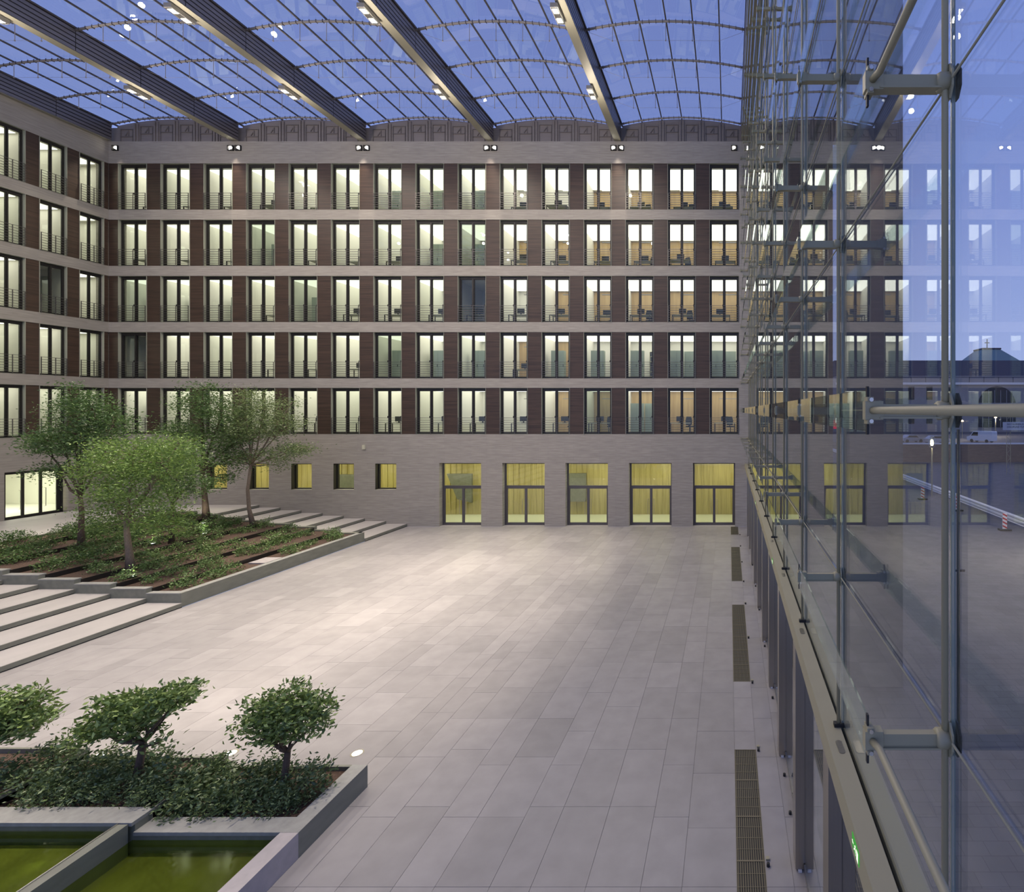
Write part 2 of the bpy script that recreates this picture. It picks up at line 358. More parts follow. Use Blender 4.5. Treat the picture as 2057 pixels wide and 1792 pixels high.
# ------------------------------------------------------------------ left wall
LW = [31.93 - 1.855 * j for j in range(6)]
wl = MB(); LD = (28.62, 31.38); LZ = 1.416
wallgrid(wl, -3, D, 0, SILL[0], [(LD[0] - 0.02, LD[1], LZ, 4.12)], 0, 0.5, FL)
for k in range(5):
    top = SILL[k] + WH; nxt = SILL[k + 1] if k < 4 else 25.33
    wl.box(-3, D, 0, 0.5, top, nxt, FL); wl.box(-3, LW[-1] - 0.62, 0, 0.5, SILL[k], top, FL)
wl.box(D - 0.26, D + 0.5, 0.12, 0.5, SILL[0], 25, FL); wl.box(D + 0.12, D + 0.5, -0.6, 0.12, SILL[0], 25, FL)
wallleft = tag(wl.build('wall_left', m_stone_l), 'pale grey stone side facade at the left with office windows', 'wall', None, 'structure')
for k in range(5):
    for j in range(6):
        inst('wood_panel', pme, wallleft, (LX, LW[j] - 0.62, SILL[k]), (0, 0, math.pi / 2), (0.62, 1, 1))
        add_window((LX, LW[j], SILL[k]), math.pi / 2, WML, 1.23, 1.0,
                   'lit office window, %s from the corner, left facade, %s' % (NTH[j], ROW[k]), 'left facade office windows',
                   'slim bar railing, %s from the corner, left facade, %s' % (NTH[j], ROW[k]), 'window railings on the left facade', RML)
    inst('wood_panel', pme, wallleft, (LX, LW[0] + 1.23, SILL[k]), (0, 0, math.pi / 2), (D - LW[0] - 1.23, 1, 1))

# ------------------------------------------------------------------ rooms behind the windows
DARK = {(1, 0), (2, 8)}; DIM = {(2, 0): 0.55, (3, 8): 0.6, (0, 11): 0.45, (2, 4): 0.6, (1, 6): 0.8, (3, 3): 0.8}
WOODB = {(4, 11), (4, 12), (4, 13), (4, 14), (3, 9), (3, 10), (3, 11), (3, 12), (3, 13), (3, 14), (2, 10), (2, 11), (2, 12), (2, 13), (2, 14), (2, 3), (1, 9), (1, 10),
         (0, 10), (0, 11), (0, 12), (0, 13), (0, 14)}
BK = 37.6
lumA = MB(); lumB = MB(); lumC = MB(); lumD = MB()
room = MB(); ceil_ = MB(); woodwall = MB(); flo = MB()
for k in range(5):
    z0 = SILL[k] - 0.05; z1 = SILL[k] + 2.96
    ceil_.box(LX - 4.5, 1.2, D + 0.5, BK + 0.1, z1, z1 + 0.25); flo.box(LX - 4.5, 1.2, D + 0.5, BK + 0.1, z0 - 0.2, z0)
    room.box(LX - 0.5, 1.2, BK, BK + 0.1, z0, z1)
    ceil_.box(LX - 4.5, LX - 0.5, 20, D + 0.5, z1, z1 + 0.25); flo.box(LX - 4.5, LX - 0.5, 20, D + 0.5, z0 - 0.2, z0)
    room.box(LX - 4.5, LX - 4.4, 20, D + 0.5, z0, z1)
    edges = [LX + 0.2] + [bx(p + 14) for p in PL] + [bx(1492)]
    for i in range(15):
        a, b = edges[i], edges[i + 1]
        room.box(a - 0.05, a + 0.05, D + 0.32, BK, z0, z1)
        if (k, i) in WOODB: woodwall.box(a + 0.06, b - 0.06 if R.random() < 0.7 else (a + b) / 2 + 0.5, BK - 0.06, BK - 0.01, z0, z1 - 0.02)
        if (k, i) in DARK: continue
        p = ROOM_W * DIM.get((k, i), 1.0) * R.uniform(0.88, 1.1)
        g = 0.80 if i < 8 else 0.74
        lp = (lumA, lumB, lumC)[0 if i >= 9 else 1 + (k * 3 + i) % 2] if (k, i) not in DIM else lumD
        lp.box(a + 0.07, b - 0.07, D + 0.75, BK - 0.4, z1 - 0.03, z1 - 0.001)
    room.box(edges[-1] - 0.05, edges[-1] + 0.05, D + 0.5, BK, z0, z1)
    for j in range(6):
        c = LW[j] + 0.6
        room.box(LX - 4.4, LX - 0.5, LW[j] - 0.36, LW[j] - 0.26, z0, z1)
        if (k, j) == (2, 1): continue
        (lumB, lumC)[(k + j) % 2].box(LX - 4.0, LX - 0.75, c - 0.75, c + 0.75, z1 - 0.03, z1 - 0.001)
    room.box(LX - 4.4, LX - 0.5, D + 0.3, D + 0.4, z0, z1)
rooms = empty('office_interior', (-20, 36, 5.8), label='white office rooms with added glowing ceiling panels behind the facade windows', cat='room', kind='structure')
def rb(mb, n, mt): o = mb.build(n, mt, rooms); o.location = (20, -36, -5.8); return o
rb(room, 'room_wall', m_white); rb(ceil_, 'room_ceiling', m_ceilw); rb(woodwall, 'oak_back_panel', m_tan); rb(flo, 'room_floor', m_desk)
for nm_, mb_, cl_, st_ in (('a', lumA, (1, 0.94, 0.85), 2.4), ('b', lumB, (1, 0.95, 0.83), 2.45), ('c', lumC, (1, 0.97, 0.82), 2.2), ('d', lumD, (0.95, 1, 0.78), 1.1)):
    rb(mb_, 'ceiling_glow_fill', emis('ceiling_glow_fill_' + nm_, cl_, st_))  # glow added to the ceilings in place of pendant uplighting
# ground floor corridor behind the doors
co1 = MB(); co1.box(-36, 1.25, 37.25, 37.35, 0, 4.3); rb(co1, 'corridor_oak_lining', m_slat)
sl = MB()
x = -36.0
while x < 1.2:
    sl.box(x, x + 0.05, 37.19, 37.25, 0.02, 4.25); x += 0.42
rb(sl, 'oak_joint_strips', m_slat)['kind'] = 'stuff'
co2 = MB(); co2.box(-36, 1.25, D + 0.5, 37.3, -0.06, -0.001); rb(co2, 'corridor_floor', m_corr)
co3 = MB(); co3.box(-36, 1.25, D + 0.5, 37.3, 4.3, 4.4); co3.box(-36.1, -36, D + 0.5, 37.3, 0, 4.3); co3.box(1.2, 1.3, D + 0.5, 37.3, 0, 4.3); rb(co3, 'corridor_ceiling', m_slat)
dk = MB(); dk.prism([(-20.5, 3.02), (-18.7, 3.02), (-18.7, 0.92), (-19.75, 1.17)], 36.9, 37.1); dk.prism([(-11.6, 3.05), (-10.4, 3.05), (-10.4, 1.0), (-11.6, 1.0)], 36.9, 37.1); dk.prism([(-28.7, 2.97), (-27.2, 2.97), (-27.2, 1.6), (-28.7, 1.6)], 36.9, 37.1); rb(dk, 'dark_hall_panels', m_riser)  # stair soffit, a wall recess's darkness as a flat slab, a low panel
m_corl = emis('corridor_fill_panel', (1, 0.95, 0.68), 8.5)
for i in range(9):
    rb(MB().box(-35.3 + i * 4.2, -32.7 + i * 4.2, 34.8, 36.0, 4.25, 4.28), 'added_light_panel', m_corl)  # added glow panels, out of view, to light the corridor
# ------------------------------------------------------------------ ground floor doors and small windows
def frame_ring(mb, w, h, t, d0, d1, z0=0.0, bottom=True):
    mb.box(0, t, d0, d1, z0, h); mb.box(w - t, w, d0, d1, z0, h); mb.box(t, w - t, d0, d1, h - t, h)
    if bottom: mb.box(t, w - t, d0, d1, z0, z0 + t)
dn = 0
DNAME = ['leftmost', 'second from the left', 'middle', 'second from the right', 'rightmost']
for i, (a, b) in enumerate(DOORS):
    dn += 1; w = b - a
    o = empty('door_%d' % dn, (a, D, 0), label='%s of five glazed double doors with oak-lined hall behind' % DNAME[i], cat='door', kind='structure')
    fm = MB(); frame_ring(fm, w, DTOP, 0.09, 0.40, 0.5); fm.box(0.09, w - 0.09, 0.40, 0.5, 2.5, 2.63); fm.build('door_frame', m_doorfr, o); MB().box(0, w, -0.02, 0.5, -0.02, 0.004).build('threshold', m_granite, o)
    for s in (0, 1):
        lw = w / 2 - 0.09; x0 = 0.09 + s * lw; l = MB(); t = 0.085
        l.box(x0, x0 + t, 0.41, 0.47, 0.09, 2.5); l.box(x0 + lw - t, x0 + lw, 0.41, 0.47, 0.09, 2.5); l.box(x0 + t, x0 + lw - t, 0.41, 0.47, 2.42, 2.5); l.box(x0 + t, x0 + lw - t, 0.41, 0.47, 0.09, 0.17)
        leaf = l.build('door_leaf', m_doorfr, o)
        MB().box(x0 + t, x0 + lw - t, 0.43, 0.445, 0.17, 2.42).build('pane', m_pane, leaf)
        hx = x0 + (lw - t - 0.12 if s == 0 else t + 0.12)
        MB().tube([(hx + (t + 0.1 if s == 0 else -t - 0.1) * 0.3, 0.42, 1.75), (hx, 0.32, 1.75), (hx, 0.32, 0.75), (hx + (t + 0.1 if s == 0 else -t - 0.1) * 0.3, 0.42, 0.75)], 0.016, 6).build('pull_handle', m_steel_dk, leaf)
    MB().box(0.09, w - 0.09, 0.43, 0.445, 2.63, DTOP - 0.09).build('transom_pane', m_pane, o)
for i, (a, b) in enumerate(SW):
    wn += 1; w = b - a
    o = empty('window_%d' % wn, (a, D, 2.42), label='%s of five small square windows low in the stone wall' % DNAME[i], cat='window', kind='structure')
    fm = MB(); frame_ring(fm, w, 1.71, 0.07, 0.30, 0.44); fm.box(0.0, 0.005, 0.0, 0.3, 0, 1.71); fm.build('window_frame', m_frame, o)
    MB().box(0.07, w - 0.07, 0.36, 0.375, 0.07, 1.64).build('pane', m_pane, o)
# left wall glazed door
dn += 1
w = LD[1] - LD[0]; ht = 4.12 - LZ
o = empty('door_%d' % dn, (LX, LD[0], LZ), math.pi / 2, label='wide glazed door to a bright white room at the left edge', cat='door', kind='structure')
fm = MB(); frame_ring(fm, w - 0.27, ht, 0.09, 0.16, 0.30); fm.box(w - 0.27, w - 0.26, 0.0, 0.3, 0, ht); fm.build('door_frame', m_frame, o)
lw = (w - 0.45) / 3
for s in range(3):
    x0 = 0.09 + s * lw; l = MB(); t = 0.06
    frame_ring_local = [(x0, x0 + t, 0.09, ht - 0.09), (x0 + lw - t, x0 + lw, 0.09, ht - 0.09)]
    for q in frame_ring_local: l.box(q[0], q[1], 0.18, 0.24, q[2], q[3])
    l.box(x0 + t, x0 + lw - t, 0.18, 0.24, ht - 0.15, ht - 0.09); l.box(x0 + t, x0 + lw - t, 0.18, 0.24, 0.09, 0.14)
    leaf = l.build('door_leaf', m_frame, o); MB().box(x0 + t, x0 + lw - t, 0.2, 0.215, 0.14, ht - 0.15).build('pane', m_pane, leaf)
    if s != 1:
        hx = x0 + (lw - 0.16 if s == 0 else 0.16)
        MB().tube([(hx, 0.19, 1.6), (hx, 0.1, 1.6), (hx, 0.1, 0.5), (hx, 0.19, 0.5)], 0.014, 6).build('pull_handle', m_steel_dk, leaf)
rm_ = MB(); rm_.box(LX - 8, LX - 0.5, 24, 34, LZ - 0.1, LZ - 0.003); rm_.box(LX - 8, LX - 0.5, 24, 34, 4.4, 4.5); rm_.box(LX - 8.1, LX - 8, 24, 34, LZ, 4.4)
rm_.box(LX - 8, LX - 0.5, 33.9, 34, LZ, 4.4); rm_.box(LX - 8, LX - 0.5, 24, 24.1, LZ, 4.4)
rb(rm_, 'entrance_room_shell', m_white)
rb(MB().box(LX - 5.5, LX - 2.5, 26.5, 32.5, 4.34, 4.37), 'added_light_panel', emis('entrance_fill_panel', (1, 0.99, 0.80), 5.5))  # added glow panel, out of view, to light the entrance room
tag(MB().box(bx(729), bx(734.5), -0.09, 0.0, 5.08, 5.36, FB).build('wall_sensor', m_shelf), 'small beige sensor box on the stone wall above the small windows', 'sensor')

# ------------------------------------------------------------------ furniture in the offices
def cabinet_me():
    m = MB(); m.box(0, 0.9, 0, 0.42, 0, 2.1); b = m.me('cabinet_body', m_cab)
    d = MB(); d.box(0.01, 0.445, -0.02, 0, 0.05, 2.08); dm = d.me('cabinet_door', m_cab)
    h = MB(); h.box(0.39, 0.41, -0.045, -0.02, 0.95, 1.15); hm = h.me('handle', m_black)
    return b, dm, hm
CAB = cabinet_me()
def shelf_me():
    m = MB(); m.box(0, 0.03, 0, 0.35, 0, 2.2); m.box(1.17, 1.2, 0, 0.35, 0, 2.2); m.box(0.03, 1.17, 0.32, 0.35, 0, 2.2)
    for i in range(7): m.box(0.03, 1.17, 0, 0.32, 0.02 + i * 0.36, 0.045 + i * 0.36)
    b = MB()
    for i in range(6):
        x = 0.05
        while x < 1.1:
            wd = R.uniform(0.05, 0.09)
            if R.random() < 0.55: b.box(x, x + wd - 0.008, 0.03, 0.3, 0.05 + i * 0.36, 0.05 + i * 0.36 + R.uniform(0.22, 0.31))
            x += wd
    return m.me('shelf_frame', m_shelf), b.me('binders', m_binder)
SHF = shelf_me()
def desk_me():
    t = MB(); t.box(0, 1.4, 0, 0.75, 0.72, 0.75)
    l = MB(); l.box(0, 0.05, 0, 0.05, 0, 0.72)
    s = MB(); s.box(0.45, 0.95, 0.35, 0.38, 0.86, 1.2); s.box(0.66, 0.74, 0.36, 0.40, 0.76, 0.9); s.box(0.55, 0.85, 0.3, 0.5, 0.75, 0.765)
    return t.me('desk_top', m_desk), l.me('leg', m_frame), s.me('monitor', m_dark)
DSK = desk_me()
def chair_me():
    s = MB(); s.box(-0.24, 0.24, -0.24, 0.24, 0.44, 0.52)
    b = MB(); b.prism([(-0.2, 0.58), (0.2, 0.58), (0.24, 0.9), (0.17, 1.18), (-0.17, 1.18), (-0.24, 0.9)], 0.22, 0.28); b.box(-0.03, 0.03, 0.23, 0.27, 0.45, 0.6)
    g = MB(); g.tube([(0, 0, 0.44), (0, 0, 0.08)], 0.03, 6)
    for i in range(5):
        a = i * 2 * math.pi / 5; g.tube([(0, 0, 0.1), (0.28 * math.cos(a), 0.28 * math.sin(a), 0.05)], 0.022, 5)
    return s.me('seat', m_dark), b.me('backrest', m_dark), g.me('swivel_base', m_frame)
CHR = chair_me()
CODE = {4: 'dccccdKSK ddddd', 3: 'dddScccKK.ddddd', 2: '.SS.Kcccddccddd', 1: '.cddcccKSKddSSS', 0: 'S.dccddddcccddd'}
CODE = {4: 'dccccdSKKdddccc', 3: 'dcdSdccKSdddccd', 2: 'KSScKccddddcccd', 1: 'dddcddKSSdSSSKK', 0: 'SddddcddddccKcc'}
for k in range(5):
    for i in range(15):
        c = CODE[k][i]; xc = WL[i] + 0.9; z = SILL[k] - 0.05
        where = 'in the room %s, %s' % (ORD[i], ROW[k])
        if c in 'KS':
            n2 = 2
            for q in range(n2):
                if c == 'K' or q == 0:
                    o = empty('cabinet', (xc - 0.95 + q * 0.92, 35.3 + 0.5 * q, z), label='%s grey cabinet %s' % (('left', 'right')[q], where), cat='cabinet', group='grey office cabinets')
                    inst('cabinet_body', CAB[0], o)
                    for s in (0, 0.445):
                        dd = inst('cabinet_door', CAB[1], o, (s, 0, 0)); inst('handle', CAB[2], dd)
                else:
                    o = empty('bookshelf', (xc + 0.1, 37.0, z), -0.9, label='binder shelf ' + where, cat='bookshelf', group='office shelves')
                    inst('shelf_frame', SHF[0], o); b = inst('binders', SHF[1], o); b['kind'] = 'stuff'
        if c in 'dc':
            o = empty('desk', (xc - 0.8 + R.uniform(-0.2, 0.3), 34.3 + R.uniform(0, 0.5), z + 0.0), label='desk with monitor ' + where, cat='desk', group='office desks')
            inst('desk_top', DSK[0], o)
            for lx, ly in ((0, 0), (1.35, 0), (0, 0.7), (1.35, 0.7)): inst('leg', DSK[1], o, (lx, ly, 0))
            inst('monitor', DSK[2], o)
        if c == 'c':
            o = empty('office_chair', (xc + 0.45 + R.uniform(-0.1, 0.15), 34.05 + R.uniform(0, 0.1) - 0.0, z), R.uniform(-0.7, 0.7) + math.pi, label='dark office chair ' + where, cat='chair', group='office chairs')
            o.location.y = 35.55
            inst('seat', CHR[0], o); inst('backrest', CHR[1], o); inst('swivel_base', CHR[2], o)
m_pend = emis('pendant_lit', (1, 0.96, 0.85), 3.0)
pb = MB(); pb.box(-0.65, 0.65, -0.05, 0.05, 0, 0.05); pbm_off = pb.me('lamp_bar', m_house); pbm_on = MB().box(-0.65, 0.65, -0.05, 0.05, 0, 0.06).me('lamp_bar', m_pend)
pcm = MB().box(-0.5, -0.49, 0, 0.01, 0.05, 0.6).box(0.49, 0.5, 0, 0.01, 0.05, 0.6).me('suspension_wire', m_house)
for k in range(5):
    for i in range(15):
        if CODE[k][i] in 'KS' and k != 4: continue
        on = (k == 4 and i >= 9)
        o = empty('pendant_lamp', (WL[i] + 1.2, 36.0, SILL[k] + 2.36), label='%s linear lamp in the room %s, %s' % ('bright' if on else 'dim', ORD[i], ROW[k]), cat='lamp', group='linear office lamps')
        inst('lamp_bar', pbm_on if on else pbm_off, o); inst('suspension_wire', pcm, o)

# ------------------------------------------------------------------ lower court floor: slabs
EDGE = [-21.18 - 1.39 * k for k in range(10)]
fb = MB(); fb.box(EDGE[0], 1.62, -3, D, -0.25, -0.012); fb.box(EDGE[0], -7.33 , -3, 10.3, -0.25, -0.013)
floor = tag(fb.build('floor', m_base), 'grey stone slab floor of the lower court', 'floor', None, 'structure')
unit = MB().box(0, 1, 0, 1, -1, 0).me('floor_slab', m_slab)
GR = [(5.78, 11.42), (14.29, 19.93), (22.7, 28.35), (31.2, 33.32)]
GX = (0.13, 0.61)
slabs = []
x = GX[0]; rows = []
wd = [0.88, 0.44, 0.88, 0.66]
while x > EDGE[0]:
    w = R.choice(wd); x0 = max(x - w, EDGE[0])
    if x0 - EDGE[0] < 0.3: x0 = EDGE[0]
    rows.append((x0, x)); x = x0
rows += [(0.61, 1.05), (1.05, 1.6), (0.13, 0.61)]
for (x0, x1) in rows:
    y = -2.9
    for stop in (8.13, 25.2, D):
        while y < stop - 0.02:
            l = R.choice((1.15, 1.4, 1.4, 1.65)); y1 = min(y + l, stop)
            if stop - y1 < 0.5: y1 = stop
            slabs.append([x0, x1, y, y1]); y = y1
out = []
for s in slabs:
    x0, x1, y0, y1 = s
    if abs(x0 - GX[0]) < 1e-6 and x1 == GX[1]:
        pieces = [(y0, y1)]
        for g0, g1 in GR:
            nx = []
            for a, b in pieces:
                if b <= g0 or a >= g1: nx.append((a, b)); continue
                if a < g0: nx.append((a, g0))
                if b > g1: nx.append((g1, b))
            pieces = nx
        for a, b in pieces: out.append((x0, x1, a, b))
    elif x0 < -7.33 and y0 < 10.3:
        if y1 > 10.3: out.append((x0, x1, 10.3, y1))
        elif x1 > -7.33 : out.append((x0, x1, y0, y1))
        if x0 < -7.33 < x1 and y1 > 10.3 and y0 < 10.3: out[-1] = (x0, x1, y0, y1)
    else: out.append(tuple(s))
def vis(s):
    x0, x1, y0, y1 = s
    if y1 < 0.5: return -1
    c = ((x0 + x1) / 2, (y0 + y1) / 2)
    if c[1] < 6: return -1
    px = 1464 + 1020 * c[0] / c[1]; py = 824.5 + 1020 * CH / c[1]
    if px < -40 or px > 1760 or py > 1840: return -1
    return (x1 - x0) * (y1 - y0) / c[1] ** 3
out.sort(key=vis, reverse=True)
rest = MB(); G = 0.0028; n_ob = 0
for s in out:
    x0, x1, y0, y1 = s
    if x1 - x0 < 0.03 or y1 - y0 < 0.03: continue
    zt = R.uniform(-0.0015, 0)
    if n_ob < 298 and vis(s) > 0:
        inst('floor_slab', unit, floor, (x0 + G, y0 + G, zt), None, (x1 - x0 - 2 * G, y1 - y0 - 2 * G, 0.04)); n_ob += 1
    else: rest.box(x0 + G, x1 - G, y0 + G, y1 - G, -0.04, zt)
rest.build('floor_slab_field', m_slab, floor)['kind'] = 'stuff'

# floor grates
def grate_meshes(L):
    f = MB(); w = GX[1] - GX[0]
    for x in (0, w - 0.012): f.box(x, x + 0.012, 0, L, -0.03, 0.004)
    for y in (0, L - 0.012): f.box(0.012, w - 0.012, y, y + 0.012, -0.03, 0.004)
    b = MB(); n = 12
    for i in range(n):
        x = 0.03 + (w - 0.06) * i / (n - 1); b.box(x - 0.006, x + 0.006, 0.012, L - 0.012, -0.03, 0.001)
    for i in range(1, 4): b.box(0.012, w - 0.012, L * i / 4 - 0.004, L * i / 4 + 0.004, -0.028, 0.0)
    return f.me('grate_frame', m_grate), b.me('grate_bars', m_grate)
GLAB = ['nearest', 'second nearest', 'third nearest', 'farthest']
for gi, (g0, g1) in enumerate(GR):
    n = max(2, round((g1 - g0) / 0.94)); L = (g1 - g0) / n; fm_, bm_ = grate_meshes(L)
    o = empty('floor_grate', (GX[0], g0, 0), label='%s long steel floor grate beside the glass wall' % GLAB[gi], cat='grate', group='floor grates along the glass wall')
    MB().box(0, GX[1] - GX[0], 0, g1 - g0, -0.011, -0.009).build('dark_trough', m_black, o)
    for i in range(n):
        s = inst('grate_segment', fm_, o, (0, i * L, 0)); inst('grate_bars', bm_, s)

# door stops
ds = MB().tube([(0, 0, 0), (0, 0, 0.012), (0, 0, 0.05), (0, 0, 0.055)], [0.03, 0.028, 0.028, 0.02], 10).me('rubber_bumper', m_black, True)
dp = MB().box(-0.03, 0.03, 0.10, 0.16, 0, 0.03).me('steel_socket', m_olive)
for j, (x, y) in enumerate([(0.665, 11.38), (0.66, 8.5), (0.66, 14.2), (0.66, 17.0), (0.66, 20.0), (0.66, 22.6), (0.66, 25.5), (0.66, 28.5), (0.68, 31.1)]):
    o = empty('door_stop', (x, y, 0), label='small black rubber door stop beside the floor grates, %s from the camera' % NTH[[1, 0, 2, 3, 4, 5, 6, 7, 8][j]], cat='door stop', group='door stops beside the grates')
    inst('rubber_bumper', ds, o); inst('steel_socket', dp, o)
for j, y in enumerate((9.6, 10.6, 13.45, 16.4, 19.4, 22.0, 25.0)):
    o = empty('door_stop', (1.16, y, 0), label='small black rubber door stop between the steel posts, %s from the camera' % NTH[j], cat='door stop', group='door stops between the steel posts')
    inst('rubber_bumper', ds, o)

# in-floor lamps
def ring(r0, r1, z, n=20):
    m = MB(); V = m.V
    for i in range(n):
        a = 2 * math.pi * i / n; V.append((r0 * math.cos(a), r0 * math.sin(a), z)); V.append((r1 * math.cos(a), r1 * math.sin(a), z))
    for i in range(n):
        j = (i + 1) % n; m.F.append((2 * i, 2 * i + 1, 2 * j + 1, 2 * j))
    return m
rg = ring(0.10, 0.13, 0.006).me('bezel_ring', m_olive)
dsk = MB(); dsk.tube([(0, 0, 0.001), (0, 0, 0.005)], 0.10, 20); dskm = dsk.me('lens', m_ground_l)
for j, (x, y) in enumerate([(-8.27, 11.3), (-11.08, 11.3), (-13.9, 11.28)]):
    o = empty('ground_lamp', (x, y, 0), label='round glowing in-floor lamp behind the front planter, %s' % ['rightmost', 'middle one', 'leftmost'][j], cat='lamp', group='in-floor lamps behind the front planter')
    inst('bezel_ring', rg, o); inst('lens', dskm, o)
    spot('ground_glow', (x, y, 0.05), (x + 0.1, y - 1.0, 2.0), 60, size=1.6, rad=0.1)

# ------------------------------------------------------------------ stair rising to the left
RISE = 0.177
stair = empty('stair', (EDGE[0], 19, 0), label='broad flight of eight low stone steps rising to the left', cat='stair', kind='structure')
def st(mb, name, mat):
    o = mb.build(name, mat, stair); o.location = (-EDGE[0], -19, 0); return o
PY0, PY1 = 19.66, 29.54
for k in range(8):
    xr = EDGE[k]; xl = EDGE[k + 1] if k < 7 else -32.3; z = RISE * (k + 1)
    for (y0, y1) in ((-3, PY0), (PY1, D)):
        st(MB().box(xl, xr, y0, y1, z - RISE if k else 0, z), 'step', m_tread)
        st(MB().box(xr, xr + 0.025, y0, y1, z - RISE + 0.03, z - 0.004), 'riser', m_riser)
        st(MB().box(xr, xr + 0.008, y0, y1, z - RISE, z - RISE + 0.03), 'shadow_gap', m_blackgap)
tg = MB(); tg.box(LX - 0.5, -32.3, -3, D, 0, LZ)
tag(tg.build('floor_terrace', m_tread), 'raised stone terrace along the left facade', 'floor', None, 'structure')

# ------------------------------------------------------------------ leaf and tree builders
def leaves(pts, size, jit=0.3, aspect=0.36, up=0.25, seedv=0):
    """folded leaves at the given points: n x 3 array -> verts, faces"""
    rs = np.random.RandomState(seedv); n = len(pts)
    d = rs.normal(size=(n, 3)); d[:, 2] = d[:, 2] * 0.5 + up; d /= np.linalg.norm(d, axis=1)[:, None] + 1e-9
    q = rs.normal(size=(n, 3)); q[:, 2] *= 0.5; s = np.cross(d, q); s /= np.linalg.norm(s, axis=1)[:, None] + 1e-9
    nn = np.cross(d, s); L = size * (1 + jit * rs.uniform(-1, 1, size=(n, 1)))
    a = pts; t = pts + d * L; m = pts + d * L * 0.45
    l = m + s * L * aspect * 0.5 + nn * L * 0.08; r = m - s * L * aspect * 0.5 + nn * L * 0.08
    V = np.stack([a, l, t, r], 1).reshape(-1, 3)
    b = np.arange(n) * 4; F = np.stack([b, b + 1, b + 2, b + 3], 1)
    return V, F
def np_mesh(name, V, F, mat):
    me = bpy.data.meshes.new(name); nv, nf = len(V), len(F); k = F.shape[1]
    me.vertices.add(nv); me.vertices.foreach_set('co', V.astype(np.float32).ravel())
    me.loops.add(nf * k); me.loops.foreach_set('vertex_index', F.astype(np.int32).ravel())
    me.polygons.add(nf); me.polygons.foreach_set('loop_start', (np.arange(nf) * k).astype(np.int32))
    try: me.polygons.foreach_set('loop_total', np.full(nf, k, np.int32))
    except Exception: pass
    me.update(calc_edges=True); me.validate(); me.materials.append(mat); return me
def crown(lobes, n, rs, sub=0.16, per=16):
    """cluster centres in the lobes; returns leaf positions and cluster centres"""
    vols = np.array([l[3] * l[4] * l[5] for l in lobes]); vols = vols ** 0.8; vols /= vols.sum()
    nc = n // per; ids = rs.choice(len(lobes), nc, p=vols)
    L = np.array(lobes)[ids]; d = rs.normal(size=(nc, 3)); d /= np.linalg.norm(d, axis=1)[:, None]
    rad = rs.uniform(0.25, 1.0, size=(nc, 1)) ** 0.55
    c = L[:, :3] + d * rad * L[:, 3:6]
    p = np.repeat(c, per, 0) + rs.normal(size=(nc * per, 3)) * sub * np.array([1.25, 1.25, 0.5])
    return p, c
def tree(label, group, loc, lobes, trunk, n, lsize, lmat, bmat, seedv, r0=0.11, sub=0.16, aspect=0.36, leafobjs=0, forks=None, twigs=60, cat='tree', per=18, up=0.2, name='tree'):
    rs = np.random.RandomState(seedv); rr = random.Random(seedv)
    o = empty(name, loc, label=label, cat=cat, group=group)
    mb = MB(); nT = len(trunk); mb.tube(trunk, [r0 * (1 - 0.35 * i / (nT - 1)) * (1.35 if i == 0 else 1) for i in range(nT)], 10)
    tp = Vector(trunk[-1]); p, c = crown(lobes, n, rs, sub, per)
    mids = []
    for l in lobes:
        q = Vector(l[:3]); a = tp.lerp(q, 0.3) + Vector((rr.uniform(-.1, .1), rr.uniform(-.1, .1), -0.05)); b = tp.lerp(q, 0.7) + Vector((rr.uniform(-.15, .15), rr.uniform(-.15, .15), 0))
        e_ = q + Vector((0, 0, l[5] * 0.45)); s = 0.5 * r0
        mb.tube([tp, a, b, q, e_], [s, s * 0.8, s * 0.55, s * 0.4, s * 0.12], 6); mids += [(a, s * 0.5), (b, s * 0.4), (q, s * 0.3)]
    for i in range(twigs):
        t = Vector(c[rr.randrange(len(c))]); s = min(mids, key=lambda m: (m[0] - t).length); a = s[0].lerp(t, 0.5) + Vector((rr.uniform(-.08, .08), rr.uniform(-.08, .08), rr.uniform(0, .1)))
        mb.tube([s[0], a, t], [s[1], s[1] * 0.6, s[1] * 0.25], 5)
    mb.build('trunk', bmat, o, smooth=True)
    if leafobjs:
        k = leafobjs; one, F1 = leaves(np.zeros((1, 3)), 1.0, 0, aspect, 0, 5)
        dirv = Vector(one[2] - one[0]).normalized()
        lme = np_mesh('leaf', one, F1, lmat); sel = rs.choice(len(p), k, replace=False); keep = np.ones(len(p), bool); keep[sel] = False
        for i in sel:
            s = lsize * rr.uniform(0.8, 1.25)
            inst('leaf', lme, o, tuple(p[i]), (rr.uniform(-0.7, 0.7), rr.uniform(-0.7, 0.7), rr.uniform(0, 6.28)), (s, s, s))
        p = p[keep]
    V, F = leaves(p, lsize, 0.35, aspect, up, seedv)
    f = inst('foliage', np_mesh('foliage', V, F, lmat), o); f['kind'] = 'stuff'
    return o
